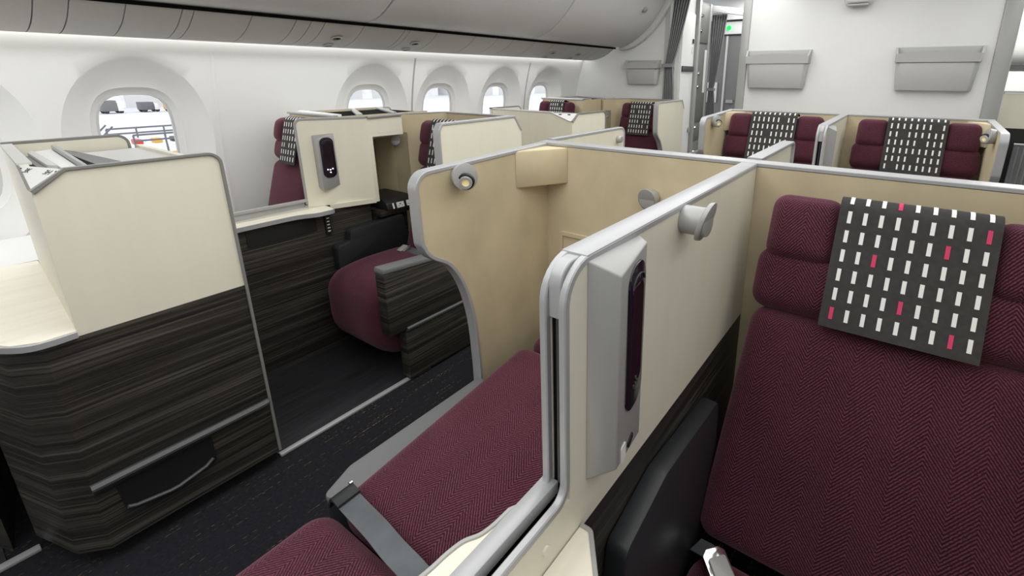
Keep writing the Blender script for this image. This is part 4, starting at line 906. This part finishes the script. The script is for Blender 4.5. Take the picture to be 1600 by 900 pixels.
# lavatory wall with white door along the aisle
XV = -2.035
m = MB(BULK); m.box(XV - 0.05, XV, 4.80, 5.16, 0.0, 2.5); struct(m.build('wall_lavatory'))
root = thing('lavatory_door', 'white lavatory door with dark grey rail, right of the first curtain', 'door', (XV, 4.98, 0))
m = MB(WHITE); m.box(XV + 0.001, XV + 0.014, 4.82, 5.15, 0.05, 2.12); m.build('door_leaf', root, bev=0.003)
m = MB(DKTRIM); m.box(XV + 0.0145, XV + 0.03, 4.83, 5.13, 1.545, 1.60); m.build('door_rail', root, bev=0.004)
m = MB(BLACK); m.box(XV + 0.0145, XV + 0.022, 5.09, 5.12, 1.83, 1.875); m.build('lock_indicator', root)
m = MB(PAPER, RED); m.box(XV + 0.0145, XV + 0.0155, 5.075, 5.125, 1.73, 1.80); m.build('notice', root)
m = MB(SILVERP); m.cyl((XV + 0.014, 5.12, 0.93), (XV + 0.03, 5.12, 0.93), 0.03); m.build('latch', root)
m = MB(SILVERP); m.box(XV - 0.03, XV + 0.045, 5.165, 5.225, 0.0, 2.28); struct(m.build('trim_8', bev=0.01))
root = thing('galley_locker', 'tall dark grey galley lockers with round latches and a paper placard', 'locker', (XV + 0.02, 5.41, 0))
m = MB(DOORG); m.box(XV - 0.04, XV + 0.02, 5.23, 5.56, 0.0, 2.26); m.build('carcass', root)
for (z0, z1) in ((0.05, 0.78), (0.80, 0.985), (1.005, 1.83), (1.85, 2.24)):
    m = MB(DOORG); m.box(XV + 0.0205, XV + 0.032, 5.245, 5.50, z0, z1); d = m.build('locker_door', root, bev=0.003)
    for z in ([z1 - 0.05] if z1 - z0 < 0.3 else [z0 + 0.38, z0 + 0.52] if z0 > 1 and z1 < 1.9 else [z1 - 0.12, z0 + 0.12]):
        q = MB(CHROME); q.cyl((XV + 0.032, 5.275, z), (XV + 0.045, 5.275, z), 0.022, 0.018, 16); q.build('locker_latch', d)
m = MB(PAPER); m.box(XV + 0.0325, XV + 0.034, 5.42, 5.49, 1.32, 1.78); m.build('placard', root)
m = MB(SILVERP); m.box(XV - 0.04, XV + 0.04, 5.505, 5.545, 0.0, 2.26); m.build('edge_post', root, bev=0.005)
m = MB(SILVERP); m.sweep([(XV + 0.06, 4.95, 0.66), (XV + 0.06, 5.5, 0.66)], 0.03, 0.03, (1, 0, 0)); m.build('grab_rail', root)
# back of the vestibule
m = MB(DOORG); m.box(-3.0, -1.2, 6.55, 6.62, 0, 2.5); struct(m.build('wall_vestibule'))
root = thing('crew_door', 'dark grey service door in the back of the doorway', 'door', (-2.1, 6.53, 0))
m = MB(DOORG); m.box(-2.24, -1.50, 6.52, 6.549, 0.0, 2.0); m.build('door_leaf', root, bev=0.004)
m = MB(GREYP); m.box(-2.125, -2.10, 6.505, 6.52, 0.0, 2.0); m.build('door_edge', root)
m = MB(PAPER); m.box(-2.35 + 0.02, -2.20, 6.50, 6.519, 1.16, 1.42); m.build('notice', root)
m = MB(SILVERP); m.box(-2.06, -1.97, 6.49, 6.52, 1.16, 1.20); m.build('handle', root)
root = thing('exit_sign', 'small glowing green exit light over the doorway', 'sign', (-2.08, 6.5, 2.02))
m = MB(WHITE); m.box(-2.30, -1.60, 6.49, 6.548, 2.02, 2.17); m.build('header_box', root, bev=0.004)
m = MB(EXITG); m.cyl((-2.095, 6.489, 2.095), (-2.095, 6.475, 2.095), 0.028, seg=20); m.build('green_lamp', root)
root = thing('door_header', 'pale lintel bar across the top of the doorway', 'lintel', (-1.7, 5.21, 2.28))
m = MB(WHITE); m.prism([(XV, 5.57, 2.195), (-1.31, 5.57, 2.07), (-1.31, 5.57, 2.14), (XV, 5.57, 2.26)], (0, 0.05, 0)); m.build('bar', root, bev=0.006)
m = MB(WHITE); m.box(-2.5, -1.2, 6.44, 6.48, 2.19, 2.5); struct(m.build('trim_9'))

# ================================================================== FAR AISLE (right edge of the picture)
root = thing('aisle_cabinet', 'cream and dark cabinet of the next cabin, past the bulkhead at the right edge', 'cabinet', (0.85, 5.1, 0))
m = MB(CREAM); m.box(0.565, 1.6, 5.0, 5.04, 1.12, 1.385); m.build('panel', root)
m = MB(SILVER); m.sweep([(0.565, 5.02, 1.12), (0.565, 5.02, 1.37), (0.585, 5.02, 1.395), (1.6, 5.02, 1.39)], 0.05, 0.012, (0, 1, 0)); m.build('edge_trim', root)
m = MB(BLACK); m.box(0.585, 1.6, 5.0, 5.6, 0.0, 1.118); m.build('dark_body', root)
root = thing('overhead_bin', 'white overhead bin of the next cabin at the top right edge', 'overhead bin', (1.2, 6.0, 1.55))
m = MB(WHITE); m.prism(yz(smoothline([(5.4, 2.3), (5.4, 1.80), (5.45, 1.62), (5.7, 1.56), (6.6, 1.56)], 4) + [(6.6, 2.3)], 0.60), (1.4, 0, 0)); m.build('body', root, bev=0.01)
m = MB(DKTRIM); m.box(0.60, 2.0, 5.40, 5.41, 1.585, 1.60); m.build('seam', root)
curtain([(0.70, 4.90), (0.84, 4.90)], [(0.70, 4.90), (0.84, 4.90)], [(0.70, 4.90), (0.86, 4.90)], 1.0, 0.6, 0.1, 'grey curtain hanging at the right frame edge beyond the far suite', 0.014, 4)

# ================================================================== OUTSIDE THE WINDOWS
GZ = -4.6
m = MB(TARMAC); m.box(-260, -6, -160, 260, GZ - 0.3, GZ); struct(m.build('ground', smooth=False))
def hangar(x, y, w, d, h, label, mat, roof):
    root = thing('hangar', label, 'building', (x, y, GZ), 'buildings beyond the apron')
    m = MB(mat); m.box(x - d, x, y, y + w, GZ, GZ + h); m.build('wall', root, smooth=False)
    m = MB(roof); m.prism([(x + 0.3, y - 0.5, GZ + h), (x - d - 0.3, y - 0.5, GZ + h), (x - d / 2, y - 0.5, GZ + h + 3)], (0, w + 1, 0)); m.build('roof', root, smooth=False)
    for k in range(max(1, int(w / 9))):
        m = MB(GREYP); m.box(x, x + 0.15, y + 2 + k * 9, y + 8 + k * 9, GZ, GZ + h * 0.6); m.build('roller_door', root, smooth=False)
hangar(-120, -10, 46, 30, 9, 'pale hangar seen through the nearest window', HANG, GREYP)
hangar(-120, 40, 60, 30, 11, 'long pale terminal building behind the apron', HANG, GREYP)
hangar(-110, 105, 70, 30, 12, 'white hangar seen through the far windows', HANG, GREYP)
def vehicle(x, y, sx, sy, h, body, label):
    root = thing('service_truck', label, 'vehicle', (x, y, GZ), 'ground vehicles on the apron')
    m = MB(body); m.box(x - sx / 2, x + sx / 2, y - sy / 2, y + sy * 0.2, GZ + 0.35, GZ + h); m.build('cargo_box', root, bev=0.05)
    m = MB(HANG); m.prism(yz([(y + sy * 0.22, GZ + 0.35), (y + sy / 2, GZ + 0.35), (y + sy / 2, GZ + h * 0.5), (y + sy * 0.42, GZ + h * 0.85), (y + sy * 0.22, GZ + h * 0.85)], x - sx / 2), (sx, 0, 0)); m.build('cab', root, bev=0.05)
    for yy in (y - sy * 0.32, y + sy * 0.34):
        for xx in (x - sx / 2, x + sx / 2 - 0.3):
            m = MB(BLACK); m.cyl((xx, yy, GZ + 0.32), (xx + 0.25, yy, GZ + 0.32), 0.32, seg=16); m.build('wheel', root)
vehicle(-105, 22.6, 2.2, 2.6, 2.0, DOORG, 'dark covered truck at the left in the nearest window')
vehicle(-105, 27.2, 2.2, 2.4, 1.6, STEEL, 'grey tow vehicle at the right in the nearest window')
vehicle(-103, 30.2, 2.2, 2.6, 1.6, YELLOW, 'orange loader at the right in the nearest window')
def stairs(x, y, label):
    """maintenance stand: platform on posts with rails and a stair flight"""
    root = thing('maintenance_stand', label, 'maintenance stand', (x, y, GZ))
    zt = GZ + 3.0
    m = MB(HANG); m.box(x - 2, x + 2, y - 1.0, y + 2.2, zt - 0.1, zt); m.build('platform', root)
    for px in (x - 2, x + 2):
        for py in (y - 1.0, y + 0.1, y + 1.2, y + 2.2):
            m = MB(STEEL); m.box(px - 0.03, px + 0.03, py - 0.03, py + 0.03, GZ, zt + 0.5); m.build('post', root)
    for z in (zt + 0.25, zt + 0.5):
        for px in (x - 2, x + 2):
            m = MB(STEEL); m.box(px - 0.04, px + 0.04, y - 1.0, y + 2.2, z - 0.04, z + 0.04); m.build('rail', root)
    for z, c in ((GZ + 2.6, YELLOW), (GZ + 1.4, STEEL)):
        m = MB(c); m.box(x + 1.96, x + 2.04, y - 1.0, y + 2.2, z - 0.06, z + 0.06); m.build('brace', root)
    for k, (yy, c) in enumerate(((y - 0.8, RED), (y - 0.1, YELLOW), (y + 0.6, BLACK))):
        m = MB(c); m.box(x + 0.6, x + 1.2, yy, yy + 0.3, zt, zt + 0.22); m.build('tool_chest', root, bev=0.04)
    m = MB(STEEL)
    for k in range(12): m.box(x + 0.6, x + 1.6, y - 1.6 - k * 0.3, y - 1.3 - k * 0.3, zt - 0.3 - k * 0.3, zt - 0.24 - k * 0.3)
    m.build('stair_flight', root)
    for px in (x + 0.6, x + 1.6):
        m = MB(STEEL); m.sweep([(px, y - 1.5, zt + 0.9), (px, y - 5.0, zt - 2.7)], 0.06, 0.06, (1, 0, 0)); m.build('handrail', root)
stairs(-30, 7.5, 'steel maintenance stand with yellow and red chests, low right in the nearest window')
